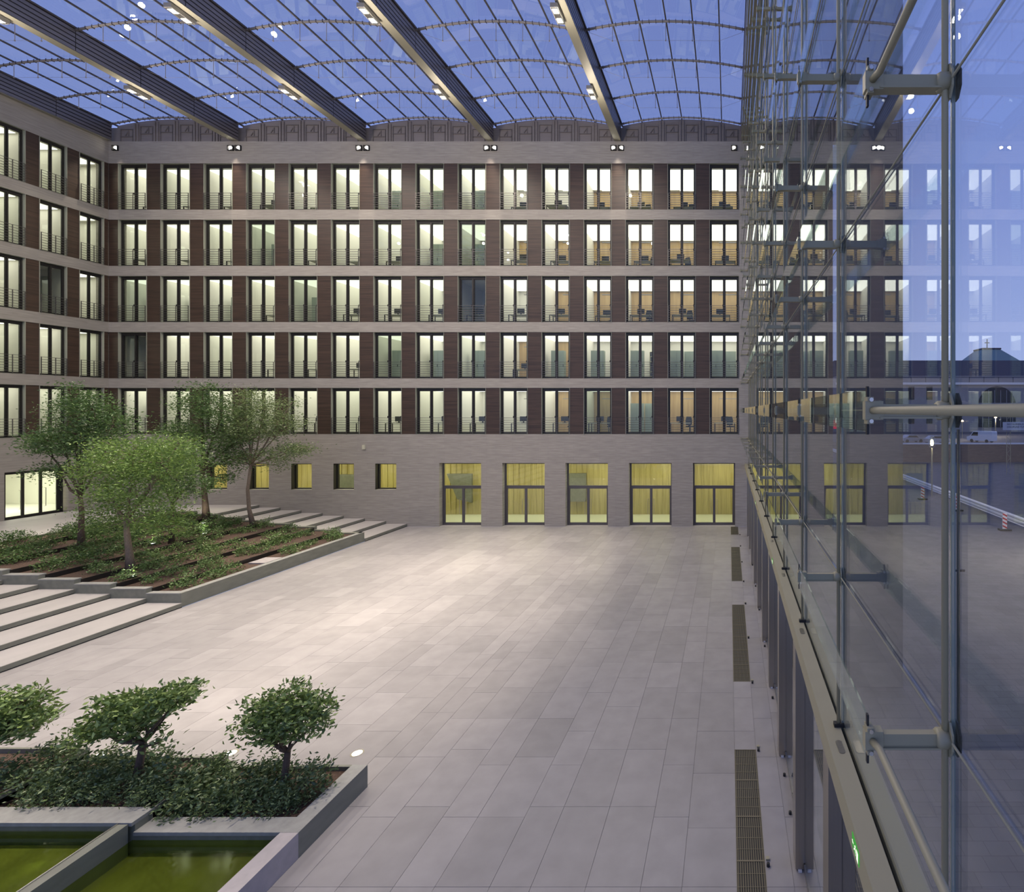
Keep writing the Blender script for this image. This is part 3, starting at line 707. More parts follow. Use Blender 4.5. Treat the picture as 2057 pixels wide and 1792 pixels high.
# ------------------------------------------------------------------ big planter with trees
pl = empty('planter_bed', (EDGE[0], PY0, 0), label='large terraced planting bed edged in grey stone beside the stair', cat='planter')
def pp(mb, name, mat, par=None):
    o = mb.build(name, mat, par or pl)
    if par is None: o.location = (-EDGE[0], -PY0, 0)
    return o
PR = EDGE[0] - 0.02
ZT = lambda k: RISE * (k + 1) + 0.375
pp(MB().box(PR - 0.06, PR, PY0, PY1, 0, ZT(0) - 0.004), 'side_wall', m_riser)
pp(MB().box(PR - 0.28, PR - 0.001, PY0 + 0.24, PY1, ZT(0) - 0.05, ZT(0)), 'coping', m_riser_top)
NK = 8
for k in range(NK):
    xr = EDGE[k] - (0.06 if k == 0 else 0); xl = EDGE[k + 1] if k < NK - 1 else -32.3
    z = ZT(k)
    if k == 0: xr = PR
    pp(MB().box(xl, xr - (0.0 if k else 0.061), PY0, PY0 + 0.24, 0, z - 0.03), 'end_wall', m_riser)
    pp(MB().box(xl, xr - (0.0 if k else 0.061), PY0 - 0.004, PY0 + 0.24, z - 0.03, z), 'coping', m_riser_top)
    pp(MB().box(xl, xr - (0.0 if k else 0.061), PY1 - 0.24, PY1, 0, z), 'end_wall', m_riser)
    pp(MB().box(xl, xr - 0.02, PY0 + 0.24, PY1 - 0.24, 0, z - 0.07), 'soil', m_soil)
    if k: pp(MB().box(xr - 0.02, xr + 0.006, PY0 + 0.2, PY1 - 0.2, z - RISE - 0.06, z - 0.055), 'edging_strip', m_frame)
pp(MB().box(-32.38, -32.3, PY0, PY1, LZ, ZT(7)), 'edging_strip', m_riser)
tag(MB().box(-22.35, -21.55, 23.6, 24.5, ZT(0) - 0.07, ZT(0) - 0.01).build('stepping_stone', m_granite), 'flat pale stone lying in the mulch near the bed edge', 'stone')
def soil_z(x):
    k = int(min(7, max(0, (EDGE[0] - x) / 1.39))); return ZT(k) - 0.07
TG = 'trees in the terraced bed'
def T(x, y): return (x, y, soil_z(x) - 0.02)
tree('dark slender tree with a forked trunk at the left of the bed', TG, T(-28.8, 22.6),
     [(-0.1, 0, 5.9, 0.9, 0.9, 1.2), (-1.0, 0, 4.9, 1.0, 0.8, 0.7), (0.5, 0, 6.3, 0.7, 0.7, 0.9), (0.2, 0, 4.9, 0.9, 0.9, 0.8), (1.4, 0, 5.6, 0.8, 0.7, 0.9), (-1.5, 0, 4.9, 0.9, 0.7, 0.5), (-1.2, 0, 3.6, 0.9, 0.6, 0.35), (-0.5, 0, 6.9, 0.5, 0.5, 0.7), (0.6, 0.2, 3.9, 0.7, 0.6, 0.5)],
     [(0, 0, 0), (-0.03, 0, 0.9), (0.0, 0, 1.7), (-0.06, 0, 2.45)], 12500, 0.12, m_leaf_dark, m_bark, 21, 0.11, 0.2, 0.34)
tree('broad light-green tree in the front of the bed', TG, T(-25.2, 21.4),
     [(0.1, 0, 4.9, 1.5, 1.3, 1.0), (-1.2, 0, 4.2, 1.0, 1.0, 0.9), (1.3, 0, 4.6, 1.2, 1.0, 0.9), (0.2, 0, 3.4, 1.3, 1.2, 0.9), (1.2, 0, 2.6, 0.9, 0.9, 0.8), (-0.9, 0, 2.9, 0.8, 0.8, 0.7), (-0.7, 0, 2.0, 0.7, 0.6, 0.4), (2.0, 0, 5.4, 0.8, 0.6, 0.4), (1.6, 0, 1.9, 0.8, 0.7, 0.5)],
     [(0, 0, 0), (-0.08, 0, 0.9), (-0.16, 0, 1.6), (-0.2, 0, 2.2)], 18000, 0.11, m_leaf_big, m_bark_l, 22, 0.125, 0.22, 0.34)
tree('slim tree half hidden behind the broad light-green tree', TG, T(-27.0, 24.6),
     [(0.3, 0, 4.0, 1.0, 0.9, 0.9), (0.9, 0, 2.8, 0.9, 0.8, 0.6), (-0.4, 0, 3.2, 0.7, 0.7, 0.6)],
     [(0, 0, 0), (0.03, 0, 1.0), (0.05, 0, 2.0)], 6000, 0.12, m_leaf_dark, m_bark, 23, 0.09, 0.22, 0.34, twigs=30)
tree('dark spreading tree before the rear wall, left of the pale-trunked one', TG, T(-29.2, 28.4),
     [(-0.3, 0, 6.6, 1.3, 1.0, 0.8), (0.9, 0, 6.1, 1.1, 1.0, 0.8), (-1.3, 0, 5.1, 1.0, 0.9, 0.8), (0.3, 0, 4.7, 1.3, 1.1, 0.9), (1.3, 0, 3.6, 1.0, 0.9, 0.7), (-1.5, 0, 3.2, 1.2, 0.9, 0.6), (-0.2, 0, 7.4, 0.6, 0.6, 0.5), (1.8, 0, 4.9, 0.8, 0.7, 0.6), (0.9, 0, 2.5, 0.7, 0.6, 0.35)],
     [(0, 0, 0), (-0.1, 0, 1.3), (-0.2, 0, 2.4), (-0.25, 0, 3.0)], 13000, 0.13, m_leaf_dark, m_bark, 24, 0.14, 0.24, 0.34, twigs=90)
tree('airy tree with a pale trunk farthest right in the bed', TG, T(-26.8, 28.6),
     [(-0.5, 0, 6.9, 0.9, 0.8, 0.9), (0.7, 0, 6.6, 1.1, 0.8, 0.9), (0.1, 0, 5.5, 1.4, 1.0, 0.8), (1.7, 0, 5.6, 0.9, 0.7, 0.8), (-0.9, 0, 4.9, 1.0, 0.8, 0.7), (1.6, 0, 4.1, 1.2, 0.8, 0.45), (2.6, 0, 4.3, 0.8, 0.5, 0.35), (1.4, 0, 3.4, 0.6, 0.5, 0.3), (2.2, 0, 6.9, 0.5, 0.4, 0.3), (-0.6, 0, 3.9, 0.7, 0.6, 0.4)],
     [(0, 0, 0), (-0.22, 0, 0.9), (-0.3, 0, 2.0), (-0.12, 0, 3.4)], 12500, 0.12, m_leaf_grey, m_bark_l, 25, 0.10, 0.25, 0.32, twigs=80)
# ground cover: several shrub meshes, many individual shrubs
def shrub_me(n, rx, h, size, lmat, seedv, aspect=0.42, tall=0.0):
    rs = np.random.RandomState(seedv); k = n // 6
    a = rs.uniform(0, 6.283, k); r = np.sqrt(rs.uniform(0, 1, k)) * rx
    z = rs.uniform(0.08, 1, k) * h * (1 - 0.5 * (r / rx) ** 2)
    c = np.stack([r * np.cos(a), r * np.sin(a), z], 1); p = np.repeat(c, 6, 0) + rs.normal(size=(k * 6, 3)) * size * 0.75
    p[:, 2] = np.maximum(p[:, 2], 0.03)
    V, F = leaves(p, size, 0.35, aspect, 0.35, seedv); me = np_mesh('foliage', V, F, lmat)
    mb = MB(); rr = random.Random(seedv)
    for i in range(7):
        q = c[rr.randrange(k)]; mb.tube([(0, 0, -0.02), (q[0] * 0.4, q[1] * 0.4, q[2] * 0.6), tuple(q)], [0.012, 0.009, 0.004], 5)
    return me, mb.me('stems', m_bark)
SHV = [shrub_me(420, 0.45, 0.5, 0.085, m_leaf_cover, 40 + i) for i in range(3)] + [shrub_me(260, 0.36, 0.42, 0.085, m_leaf_cover, 50 + i) for i in range(2)]
SHD = [shrub_me(700, 0.55, 0.62, 0.08, m_leaf_dark, 60 + i) for i in range(3)]
RNX = [0]
def shrub(me, loc, rz, sc, label, group):
    o = empty('shrub', loc, rz, label=label, cat='shrub', group=group); o.scale = (sc, sc, sc)
    a = inst('foliage', me[0], o); a['kind'] = 'stuff'; inst('stems', me[1], o); return o
for k in range(8):
    xr = EDGE[k]; ny = 11
    for j in range(ny):
        y = PY0 + 0.6 + (PY1 - PY0 - 1.2) * (j + 0.5) / ny + R.uniform(-0.3, 0.3); x = xr - R.uniform(0.25, 1.2)
        dens = 0.9 if k < 4 else 1.0
        if R.random() > dens: continue
        if abs(x + 21.95) < 0.6 and 23.0 < y < 25.0: continue
        side = 'right' if k < 4 else 'left'
        v = SHV if (k < 4 or R.random() < 0.25) else SHD
        shrub(v[R.randrange(len(v))], (x, y, soil_z(x)), R.uniform(0, 6.28), R.uniform(0.75, 1.2),
              'low shrub in the large bed, %s strip from the right, %s from the camera' % (NTH[k], NTH[j]), 'shrubs in terrace strip %d' % (k + 1))
for j, (x, y) in enumerate([(-27.6, 24.3), (-24.2, 20.6), (-28.9, 27.9), (-27.2, 26.3)]):
    o = empty('ground_lamp', (x, y, soil_z(x) + 0.02), label=['small uplight among dark shrubs behind the forked tree', 'small uplight beside the broad light-green tree', 'small uplight by the dark spreading tree', 'small uplight by the pale-trunked tree'][j], cat='lamp')
    inst('bezel_ring', rg, o, (0, 0, 0.05)); inst('lens', dskm, o, (0, 0, 0.05)); MB().tube([(0, 0, 0), (0, 0, 0.05)], 0.12, 14).build('can', m_black, o)
    spot('up_glow', (x, y, soil_z(x) + 0.2), (x - 0.2, y + 0.2, 6), 70, size=1.9, col=(1, 0.95, 0.75), rad=0.1)

# ------------------------------------------------------------------ front planter and water basins
QX = -7.33; QY0, QY1 = 8.65, 10.305
fp = empty('planter_bed', (QX, QY0, 0), label='narrow front planting bed edged in grey stone before the water basins', cat='planter')
def fq(mb, name, mat):
    o = mb.build(name, mat, fp); o.location = (-QX, -QY0, 0); return o
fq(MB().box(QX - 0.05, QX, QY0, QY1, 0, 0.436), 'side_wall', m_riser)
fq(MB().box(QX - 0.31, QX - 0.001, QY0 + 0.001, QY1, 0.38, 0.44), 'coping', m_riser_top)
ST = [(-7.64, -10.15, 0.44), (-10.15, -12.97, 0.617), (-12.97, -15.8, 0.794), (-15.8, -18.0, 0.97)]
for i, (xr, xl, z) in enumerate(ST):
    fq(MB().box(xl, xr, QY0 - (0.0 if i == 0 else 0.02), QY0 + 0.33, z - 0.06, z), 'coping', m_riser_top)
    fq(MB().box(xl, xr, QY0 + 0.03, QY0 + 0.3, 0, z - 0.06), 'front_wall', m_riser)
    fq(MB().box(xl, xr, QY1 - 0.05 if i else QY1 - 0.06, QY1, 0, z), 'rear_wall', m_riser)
    fq(MB().box(xl, xr - (0.0 if i else 0.0), QY0 + 0.33, QY1 - 0.06, 0, z - 0.09), 'soil', m_soil)
    if i: fq(MB().box(xr - 0.03, xr + 0.0, QY0 + 0.33, QY1 - 0.06, z - 0.2, z - 0.003), 'edging_strip', m_riser)
FG = 'small round-headed trees in the front bed'
def T2(x, y, z): return (x, y, z)
tree('small round-headed tree with glossy leaves, rightmost in the front bed', FG, (-8.37, 9.6, 0.33),
     [(0.0, 0, 1.42, 0.52, 0.42, 0.36), (-0.38, 0, 1.6, 0.42, 0.36, 0.32), (0.35, 0, 1.68, 0.42, 0.36, 0.36), (-0.6, 0, 1.3, 0.3, 0.28, 0.2), (0.1, 0, 1.88, 0.4, 0.33, 0.22), (-0.1, 0, 1.14, 0.34, 0.3, 0.16), (0.62, 0, 1.5, 0.22, 0.25, 0.35)],
     [(0, 0, 0), (-0.02, 0, 0.4), (0.03, 0, 0.85)], 4000, 0.095, m_leaf_gloss, m_bark, 31, 0.075, 0.075, 0.45, leafobjs=280, twigs=30, per=7, name='small_tree')
tree('small wide windswept tree with glossy leaves, middle of the front bed', FG, (-11.17, 9.6, 0.5),
     [(-0.1, 0, 1.38, 0.55, 0.42, 0.28), (-0.72, 0, 1.1, 0.45, 0.34, 0.19), (0.5, 0, 1.66, 0.48, 0.36, 0.24), (0.85, 0, 1.78, 0.3, 0.28, 0.16), (-1.1, 0, 0.92, 0.26, 0.25, 0.1), (-0.35, 0, 1.55, 0.45, 0.36, 0.2), (0.1, 0, 1.12, 0.34, 0.3, 0.14), (0.42, 0, 0.85, 0.16, 0.16, 0.06)],
     [(0, 0, 0), (0.02, 0, 0.4), (0.1, 0, 0.85)], 3600, 0.11, m_leaf_gloss, m_bark, 32, 0.075, 0.075, 0.42, leafobjs=280, twigs=30, per=7, name='small_tree')
tree('small round-headed tree cut by the left edge in the front bed', FG, (-13.95, 9.6, 0.68),
     [(0.0, 0, 1.2, 0.6, 0.5, 0.4), (0.5, 0, 1.3, 0.4, 0.4, 0.35), (-0.5, 0, 1.2, 0.4, 0.4, 0.3), (0.3, 0, 0.9, 0.5, 0.4, 0.2), (0.8, 0, 1.1, 0.25, 0.25, 0.2)],
     [(0, 0, 0), (-0.02, 0, 0.3), (0.03, 0, 0.6)], 3800, 0.105, m_leaf_gloss, m_bark, 33, 0.075, 0.075, 0.42, leafobjs=200, twigs=30, per=7, name='small_tree')
SHF2 = [shrub_me(900, 0.40, 0.62, 0.085, m_leaf_shrub, 70 + i) for i in range(4)]
FS = [(-8.0, 9.62, 1.0), (-8.15, 9.25, 0.75), (-8.65, 9.3, 0.9), (-9.2, 9.6, 1.05), (-9.25, 9.2, 0.85), (-9.85, 9.5, 1.05), (-9.9, 9.15, 0.8), (-10.5, 9.55, 1.0), (-10.5, 9.2, 0.7), (-11.1, 9.3, 0.75), (-11.6, 9.6, 0.95),
      (-11.7, 9.25, 0.8), (-12.3, 9.55, 1.0), (-12.3, 9.2, 0.8), (-12.9, 9.4, 0.9), (-13.5, 9.3, 0.9), (-8.9, 9.9, 0.85), (-10.1, 9.9, 0.9), (-11.3, 9.9, 0.85), (-12.2, 9.95, 0.8), (-13.2, 9.9, 0.8)]
for j, (x, y, s) in enumerate(FS):
    z = next(zz for xr, xl, zz in ST if xl <= x <= xr + 0.4) - 0.1
    shrub(SHF2[j % 4], (x, y, z), j * 1.3, s, 'dark green leafy shrub in the front bed, %s from its right end' % NTH[sorted(range(len(FS)), key=lambda q: -FS[q][0]).index(j)], 'shrubs in the front bed')
# basins
wb_ = empty('water_basin', (QX, 7, 0), label='pair of shallow green water basins with a stone rim, bottom left', cat='basin')
def wq(mb, name, mat):
    o = mb.build(name, mat, wb_); o.location = (-QX, -7, 0); return o
m_algae = M('green_basin_floor', (0.14, 0.135, 0.06), 0.8, 0, 0.25, (1, 0.5, 1), 0, 2.5)
m_water = glassmat('still_water', (0.80, 0.86, 0.58), f0=0.02, gain=0.8, rough=0.06)
wq(MB().box(QX - 0.31, QX, -2, QY0 - 0.003, 0, 0.44), 'rim', m_granite)
wq(MB().box(-10.2, QX - 0.31, -2, QY0 + 0.03, 0, 0.06), 'basin_floor', m_algae)
wq(MB().box(-18, -10.38, -2, QY0 + 0.0, 0, 0.22), 'basin_floor', m_algae)
wq(MB().box(-10.38, -10.2, -2, QY0 - 0.03, 0, 0.60), 'weir_wall', m_riser)
wq(MB().box(-10.385, -10.365, -2, QY0 - 0.03, 0.6, 0.617), 'weir_edge', m_steel)
wq(MB().box(-10.2, QX - 0.31, -2, QY0 + 0.03, 0.28, 0.285), 'water', m_water)
wq(MB().box(-18, -10.38, -2, QY0 + 0.0, 0.45, 0.455), 'water', m_water)
spot('basin_glow', (-7.8, 7.0, 0.2), (-9.2, 7.6, 0.06), 8, size=2.6, col=(0.88, 1.0, 0.35), rad=0.05)
spot('basin_glow', (-11.3, 8.4, 0.36), (-11.3, 7.6, 0.22), 1, size=2.4, col=(0.8, 1.0, 0.3), rad=0.05)

# ------------------------------------------------------------------ glass wall at the right
GXP = 1.26; LV = [CH + 1.841 * n for n in range(-1, 11)]
lint = MB(); lint.box(1.05, 1.235, -2, D, 3.88, 4.13); lint.box(1.285, 1.47, -2, D, 3.88, 4.13); lint.box(1.235, 1.285, -2, D, 3.88, 4.02)
wallr = tag(lint.build('wall_right', m_olive), 'tall frameless glass wall hung on steel cables along the right side', 'wall', None, 'structure')
MB().box(1.238, 1.282, -2, D, 4.02, 4.03).build('black_slot', m_black, wallr)
pane = MB().box(-0.009, 0.009, 0, 1, 0, 1).me('glass_pane', m_facade)
zs = [4.04] + [LV[0] - 1e-9] + LV[1:]; zs = [4.04] + LV
for k in range(0, 12):
    y0, y1 = YK[k + 1], YK[k]
    for a, b in zip(zs, zs[1:]):
        if b > 26.2: continue
        inst('glass_pane', pane, wallr, (GXP, y0 + 0.006, a + 0.006), None, (1, y1 - y0 - 0.012, b - a - 0.012))
ysl = MB()
for z in LV[:-1]: ysl.box(GXP - 0.006, GXP + 0.006, 0.1, D, z - 0.006, z + 0.006)
cab = MB().tube([(0, 0, 4.03), (0, 0, 25.6)], 0.02, 8).me('vertical_cable', m_olive, True)
joint = MB().box(GXP - 0.011, GXP + 0.011, -0.007, 0.007, 4.03, 25.4).me('glass_edge_joint', m_edge)
shoe = MB().box(-0.05, 0.06, -0.03, 0.03, 4.13, 4.17).me('cable_shoe', m_black)
for k in range(1, 12):
    c = inst('vertical_cable', cab, wallr, (1.215, YK[k], 0)); inst('cable_shoe', shoe, c)
    inst('glass_edge_joint', joint, wallr, (0, YK[k], 0))
for n, z in enumerate(LV[:-1]):
    MB().tube([(1.235, 0.05, z), (1.235, D, z)], 0.008, 6).build('horizontal_cable', m_olive, wallr, smooth=True)
# bracket arm prototype (origin on the glass plane), pointing inward (-x)
def octa(h, w, x0, x1):
    m = MB(); pts = [(-w * 0.35, h), (w * 0.35, h), (w, h * 0.45), (w, -h * 0.45), (w * 0.35, -h), (-w * 0.35, -h), (-w, -h * 0.45), (-w, h * 0.45)]
    b = len(m.V)
    for x in (x0, x1):
        for y, z in pts: m.V.append((x, y, z))
    m.F.append(tuple(range(8))); m.F.append(tuple(reversed(range(8, 16))))
    for i in range(8):
        j = (i + 1) % 8; m.F.append((i, 8 + i, 8 + j, j))
    return m
def bracket():
    a = MB(); a.box(-0.42, -0.075, -0.022, 0.022, -0.044, 0.034); a.box(-0.42, -0.075, -0.035, 0.035, -0.046, -0.036)
    hub = MB().tube([(-0.10, 0, 0), (-0.085, 0, 0), (-0.03, 0, 0), (-0.025, 0, 0)], [0.045, 0.055, 0.055, 0.04], 8)
    pl1 = octa(0.097, 0.055, -0.03, -0.018); pl2 = octa(0.097, 0.055, 0.016, 0.026)
    cl = MB(); cl.box(-0.5, -0.40, -0.03, 0.03, -0.052, 0.052); cl.box(-0.49, -0.455, -0.035, 0.035, 0.052, 0.075); cl.box(-0.49, -0.455, -0.035, 0.035, -0.075, -0.052)
    bo = MB().tube([(-0.47, -0.045, 0.06), (-0.47, 0.045, 0.06)], 0.012, 8).tube([(-0.47, -0.045, -0.06), (-0.47, 0.045, -0.06)], 0.012, 8)
    pn = MB(); pn.box(-0.487, -0.475, -0.012, 0.012, 0.075, 0.135); pn.box(-0.487, -0.475, -0.012, 0.012, -0.135, -0.075)
    return [('arm_bar', a.me('arm_bar', m_olive)), ('hub', hub.me('hub', m_olive, True)), ('clamp_plate', pl1.me('clamp_plate', m_olive)), ('clamp_plate', pl2.me('outer_clamp_plate', m_black)),
            ('end_clamp', cl.me('end_clamp', m_olive)), ('bolt', bo.me('bolt', m_steel)), ('joint_pin', pn.me('joint_pin', m_black))]
BR = bracket()
allm = MB()
for nm, me in BR[1:]:
    b = len(allm.V); allm.V += [tuple(v.co) for v in me.vertices]; allm.F += [tuple(b + i for i in p.vertices) for p in me.polygons]
far_me = allm.me('bracket_fittings', m_olive)
for k in range(0, 12):
    for z in LV[:-1]:
        if z > 25.2: continue
        a = inst('bracket_arm', BR[0][1], wallr, (GXP, YK[k], z))
        if k >= 9:
            for nm, me in BR[1:]: inst(nm, me, a)
        else: inst('bracket_fittings', far_me, a)
# inner glass strips and the near tubes
for k in range(0, 11):
    y0, y1 = YK[k + 1], YK[k]
    for z in LV[:-1]:
        if z > 25.2: continue
        MBs = MB().box(-0.006, 0.006, 0.012, y1 - y0 - 0.012, -0.118, 0.118)
        MBs.build('glass_strip', m_strip, wallr, (0.783, y0, z))
for z in LV[:-1]:
    if z > 25.2: continue
    MB().tube([(0.80, YK[11] - 0.03, z), (0.82, YK[11] - 0.1, z), (0.84, 0.35, z)], 0.0205, 14).build('brace_tube', m_olive, wallr, smooth=True)
# steel door posts of the ground floor
post = MB(); post.box(-0.155, -0.004, -0.02, 0.30, 0.03, 3.88); post.box(0.004, 0.155, -0.02, 0.30, 0.03, 3.88)
pst = post.me('post_casing', m_steel_dk); gp = MB().box(-0.004, 0.004, 0.0, 0.28, 0.03, 3.88).me('dark_groove', m_black)
ft = MB().box(-0.11, -0.05, -0.05, -0.0, 0, 0.03).box(0.05, 0.11, -0.05, 0.0, 0, 0.03).me('foot', m_white_p)  # white puts the bright light on the steel feet into their colour
for j, k in enumerate(range(1, 12)):
    o = empty('steel_post', (GXP, YK[k] + 0.02, 0), label='brushed steel door post under the glass wall, %s from the camera' % NTH[11 - k], cat='post', group='steel posts under the glass wall')
    inst('post_casing', pst, o); inst('dark_groove', gp, o); inst('foot', ft, o)
dpane = MB().box(-0.006, 0.006, 0, 1, 0, 1)
dpm = dpane.me('door_pane', m_facade)
drail = MB().box(-0.02, 0.02, 0, 1, 0, 0.09).me('door_rail', m_steel_dk)
for k in range(1, 12):
    y0, y1 = YK[k + 1] + 0.33, YK[k] - 0.01
    dn += 1
    o = empty('door_%d' % dn, (GXP, y0, 0), label='glass door bay under the right glass wall, %s from the camera' % NTH[11 - k], cat='door', kind='structure')
    for s in (0, 1):
        L = (y1 - y0) / 2
        p = inst('door_pane', dpm, o, (0, s * L + 0.005, 0.12), None, (1, L - 0.01, 3.70))
        inst('door_rail', drail, o, (0, s * L + 0.005, 0.03), None, (1, L - 0.01, 1)); 
        inst('door_rail', drail, o, (0, s * L + 0.005, 3.76), None, (1, L - 0.01, 1))
# inspection covers and exit signs on the lintel
cov = MB(); n = 16
for zz in (4.131, 4.134):
    for i in range(n):
        a = 2 * math.pi * i / n; cov.V.append((0.035 * math.cos(a), 0.035 * math.sin(a) + (0.07 if math.sin(a) > 0 else -0.07), zz))
cov.F.append(tuple(range(n, 2 * n)))
for i in range(n): cov.F.append((i, (i + 1) % n, n + (i + 1) % n, n + i))
cvm = cov.me('oval_cover', m_steel_dk)
for y in (5.28, 8.05, 10.8, 13.6): inst('oval_cover', cvm, wallr, (1.16, y, 0))
m_signg = emis('exit_green', (0.10, 0.55, 0.10), 0.6); m_signw = emis('exit_white', (0.95, 1.0, 0.80), 1.4)
def exit_sign(y, lab):
    o = empty('exit_sign', (1.05, y, 3.955), label=lab, cat='sign'); o.scale = (1, 0.75, 0.75)
    MB().box(-0.006, 0, 0, 0.30, 0.0, 0.14).build('sign_plate', m_signg, o)
    g = MB()
    P = lambda pts: g.V.extend([(-0.0085, a, b) for a, b in pts]) or g.F.append(tuple(range(len(g.V) - len(pts), len(g.V))))
    P([(0.02, 0.015), (0.09, 0.015), (0.09, 0.125), (0.02, 0.125)])
    P([(0.125, 0.10), (0.145, 0.10), (0.145, 0.122), (0.125, 0.122)])
    P([(0.13, 0.06), (0.16, 0.055), (0.165, 0.09), (0.135, 0.097)])
    P([(0.10, 0.065), (0.13, 0.078), (0.128, 0.092), (0.098, 0.08)])
    P([(0.16, 0.085), (0.185, 0.07), (0.19, 0.08), (0.163, 0.096)])
    P([(0.13, 0.06), (0.115, 0.02), (0.128, 0.016), (0.145, 0.058)])
    P([(0.15, 0.058), (0.18, 0.045), (0.195, 0.02), (0.205, 0.026), (0.19, 0.055), (0.16, 0.066)])
    P([(0.215, 0.062), (0.25, 0.062), (0.25, 0.045), (0.285, 0.07), (0.25, 0.095), (0.25, 0.078), (0.215, 0.078)])
    g.build('running_figure_emblem', m_signw, o)
exit_sign(4.08, 'lit green exit sign on the steel lintel, nearest one'); exit_sign(12.1, 'lit green exit sign on the steel lintel, second one'); exit_sign(19.8, 'lit green exit sign on the steel lintel, farthest one')

# ------------------------------------------------------------------ roof
ZS, ZC = 26.50, 26.95
ceiling = empty('ceiling', (0, 0, ZS), label='vaulted glass roof of the courtyard', cat='ceiling', kind='structure')
def zc(t): return ZS + (ZC - ZS) * (1 - (2 * t - 1) ** 2)
def cc(name, me, x=0, y=0): return inst(name, me, ceiling, (x, y, -ZS))
SP = 8.38; hw = 0.24
facets = []
for f in range(6):
    t0, t1 = f / 6, (f + 1) / 6; x0, x1 = hw + (SP - 2 * hw) * t0, hw + (SP - 2 * hw) * t1
    m = MB(); b = 0; g = 0.02
    for zz in (0, 0.016):
        for (x, z) in ((x0 + g, zc(t0)), (x1 - g, zc(t1))):
            m.V += [(x, 0.02, z + zz), (x, 2.757, z + zz)]
    m.F = [(0, 1, 3, 2), (4, 6, 7, 5), (0, 2, 6, 4), (2, 3, 7, 6), (3, 1, 5, 7), (1, 0, 4, 5)]
    facets.append(m)
fme = [m.me('glass_pane', m_roofglass) for m in facets]; restp = MB()
for v in range(5):
    for k in range(13):
        for f in range(6):
            if k < 5: cc('glass_pane', fme[f], BEAMX[v], YK[k + 1])
            else:
                b = len(restp.V); restp.V += [(a + BEAMX[v], c + YK[k + 1], z) for a, c, z in facets[f].V]; restp.F += [tuple(b + i for i in q) for q in facets[f].F]
cc('glass_pane_field', restp.me('glass_pane_field', m_roofglass))['kind'] = 'stuff'
for v in range(5):
    for f in range(7):
        t = f / 6; x = BEAMX[v] + hw + (SP - 2 * hw) * t; wbar = 0.03 if 0 < f < 6 else 0.05
        cc('glazing_bar', MB().box(x - wbar, x + wbar, -3, D + 0.3, zc(t) - 0.05, zc(t) + 0.03).me('glazing_bar', m_bar))
pts = [(hw - 0.1 + (SP - 2 * hw + 0.2) * i / 12, 0, zc(i / 12) - 0.10) for i in range(13)]
ribm = MB().tube(pts, 0.058, 8).me('arch_rib', m_rib, True)
hg = MB()
tie = [(hw, 0, ZS - 0.15)]
for i in range(1, 6):
    x = hw + (SP - 2 * hw) * i / 6; dz = 0.55 + 0.40 * (1 - (i / 3 - 1) ** 2); zz = zc(i / 6) - 0.10
    hg.tube([(x, 0, zz), (x, 0, zz - dz)], 0.014, 5); hg.tube([(x, 0, zz - dz - 0.03), (x, 0, zz - dz + 0.03)], 0.028, 6); tie.append((x, 0, zz - dz))
tie.append((SP - hw, 0, ZS - 0.15))
hgm = hg.me('hanger_rods', m_rib); tim = MB().tube(tie, 0.006, 4).me('tie_cable', m_rib)
jm = MB()
for i in range(24):
    t = (i + 0.5) / 24; x = hw + (SP - 2 * hw) * t; jm.box(x - 0.012, x + 0.012, -0.066, 0.066, zc(t) - 0.17, zc(t) - 0.03)
jmm = jm.me('rib_clips', m_bar)
for v in range(5):
    for k in range(0, 13):
        r = cc('arch_rib', ribm, BEAMX[v], YK[k] - (0.08 if k == 0 else 0))
        inst('rib_clips', jmm, r)
        if k: inst('hanger_rods', hgm, r); inst('tie_cable', tim, r)
# beams
BN = ['leftmost roof beam against the left facade', 'second roof beam from the left', 'third roof beam from the left', 'fourth roof beam from the left', 'fifth roof beam from the left', 'rightmost roof beam beside the glass wall']
for bi, bX in enumerate(BEAMX):
    o = empty('roof_beam', (bX, 0, 25.33), label='long box-section ' + BN[bi], cat='beam', group='roof beams')
    w2 = 0.225
    MB().box(-w2, w2, -3, D - 0.02, 0, 0.03).build('soffit', m_beam, o)
    MB().box(-w2 + 0.05, w2 - 0.05, -3, D - 0.02, 0.03, 1.13).build('core', m_black, o)
    MB().box(-w2 - 0.03, w2 + 0.03, -3, D - 0.02, 1.13, 1.2).build('top_flange', m_bar, o)
    bm = None
    for side in (-1, 1):
        for k in range(0, 12):
            L = YK[k] - YK[k + 1]
            if k < 5 or (k < 12 and side > 0 and bi < 5):
                for j in range(5):
                    if bm is None: bm = MB().box(-0.02, 0.02, 0.015, L - 0.015, 0.008, 0.172).me('side_board', m_board)
                    if k < 5: inst('side_board', bm, o, (side * (w2 - 0.02), YK[k + 1] - 0.02, 0.04 + j * 0.217))
    fb2 = MB()
    for side in (-1, 1):
        for k in range(5, 13):
            for j in range(5):
                s = side * (w2 - 0.02); fb2.box(s - 0.02, s + 0.02, YK[k + 1], YK[k] - 0.03, 0.048 + j * 0.217, 0.212 + j * 0.217)
    q = fb2.build('side_board_field', m_board, o); q['kind'] = 'stuff'
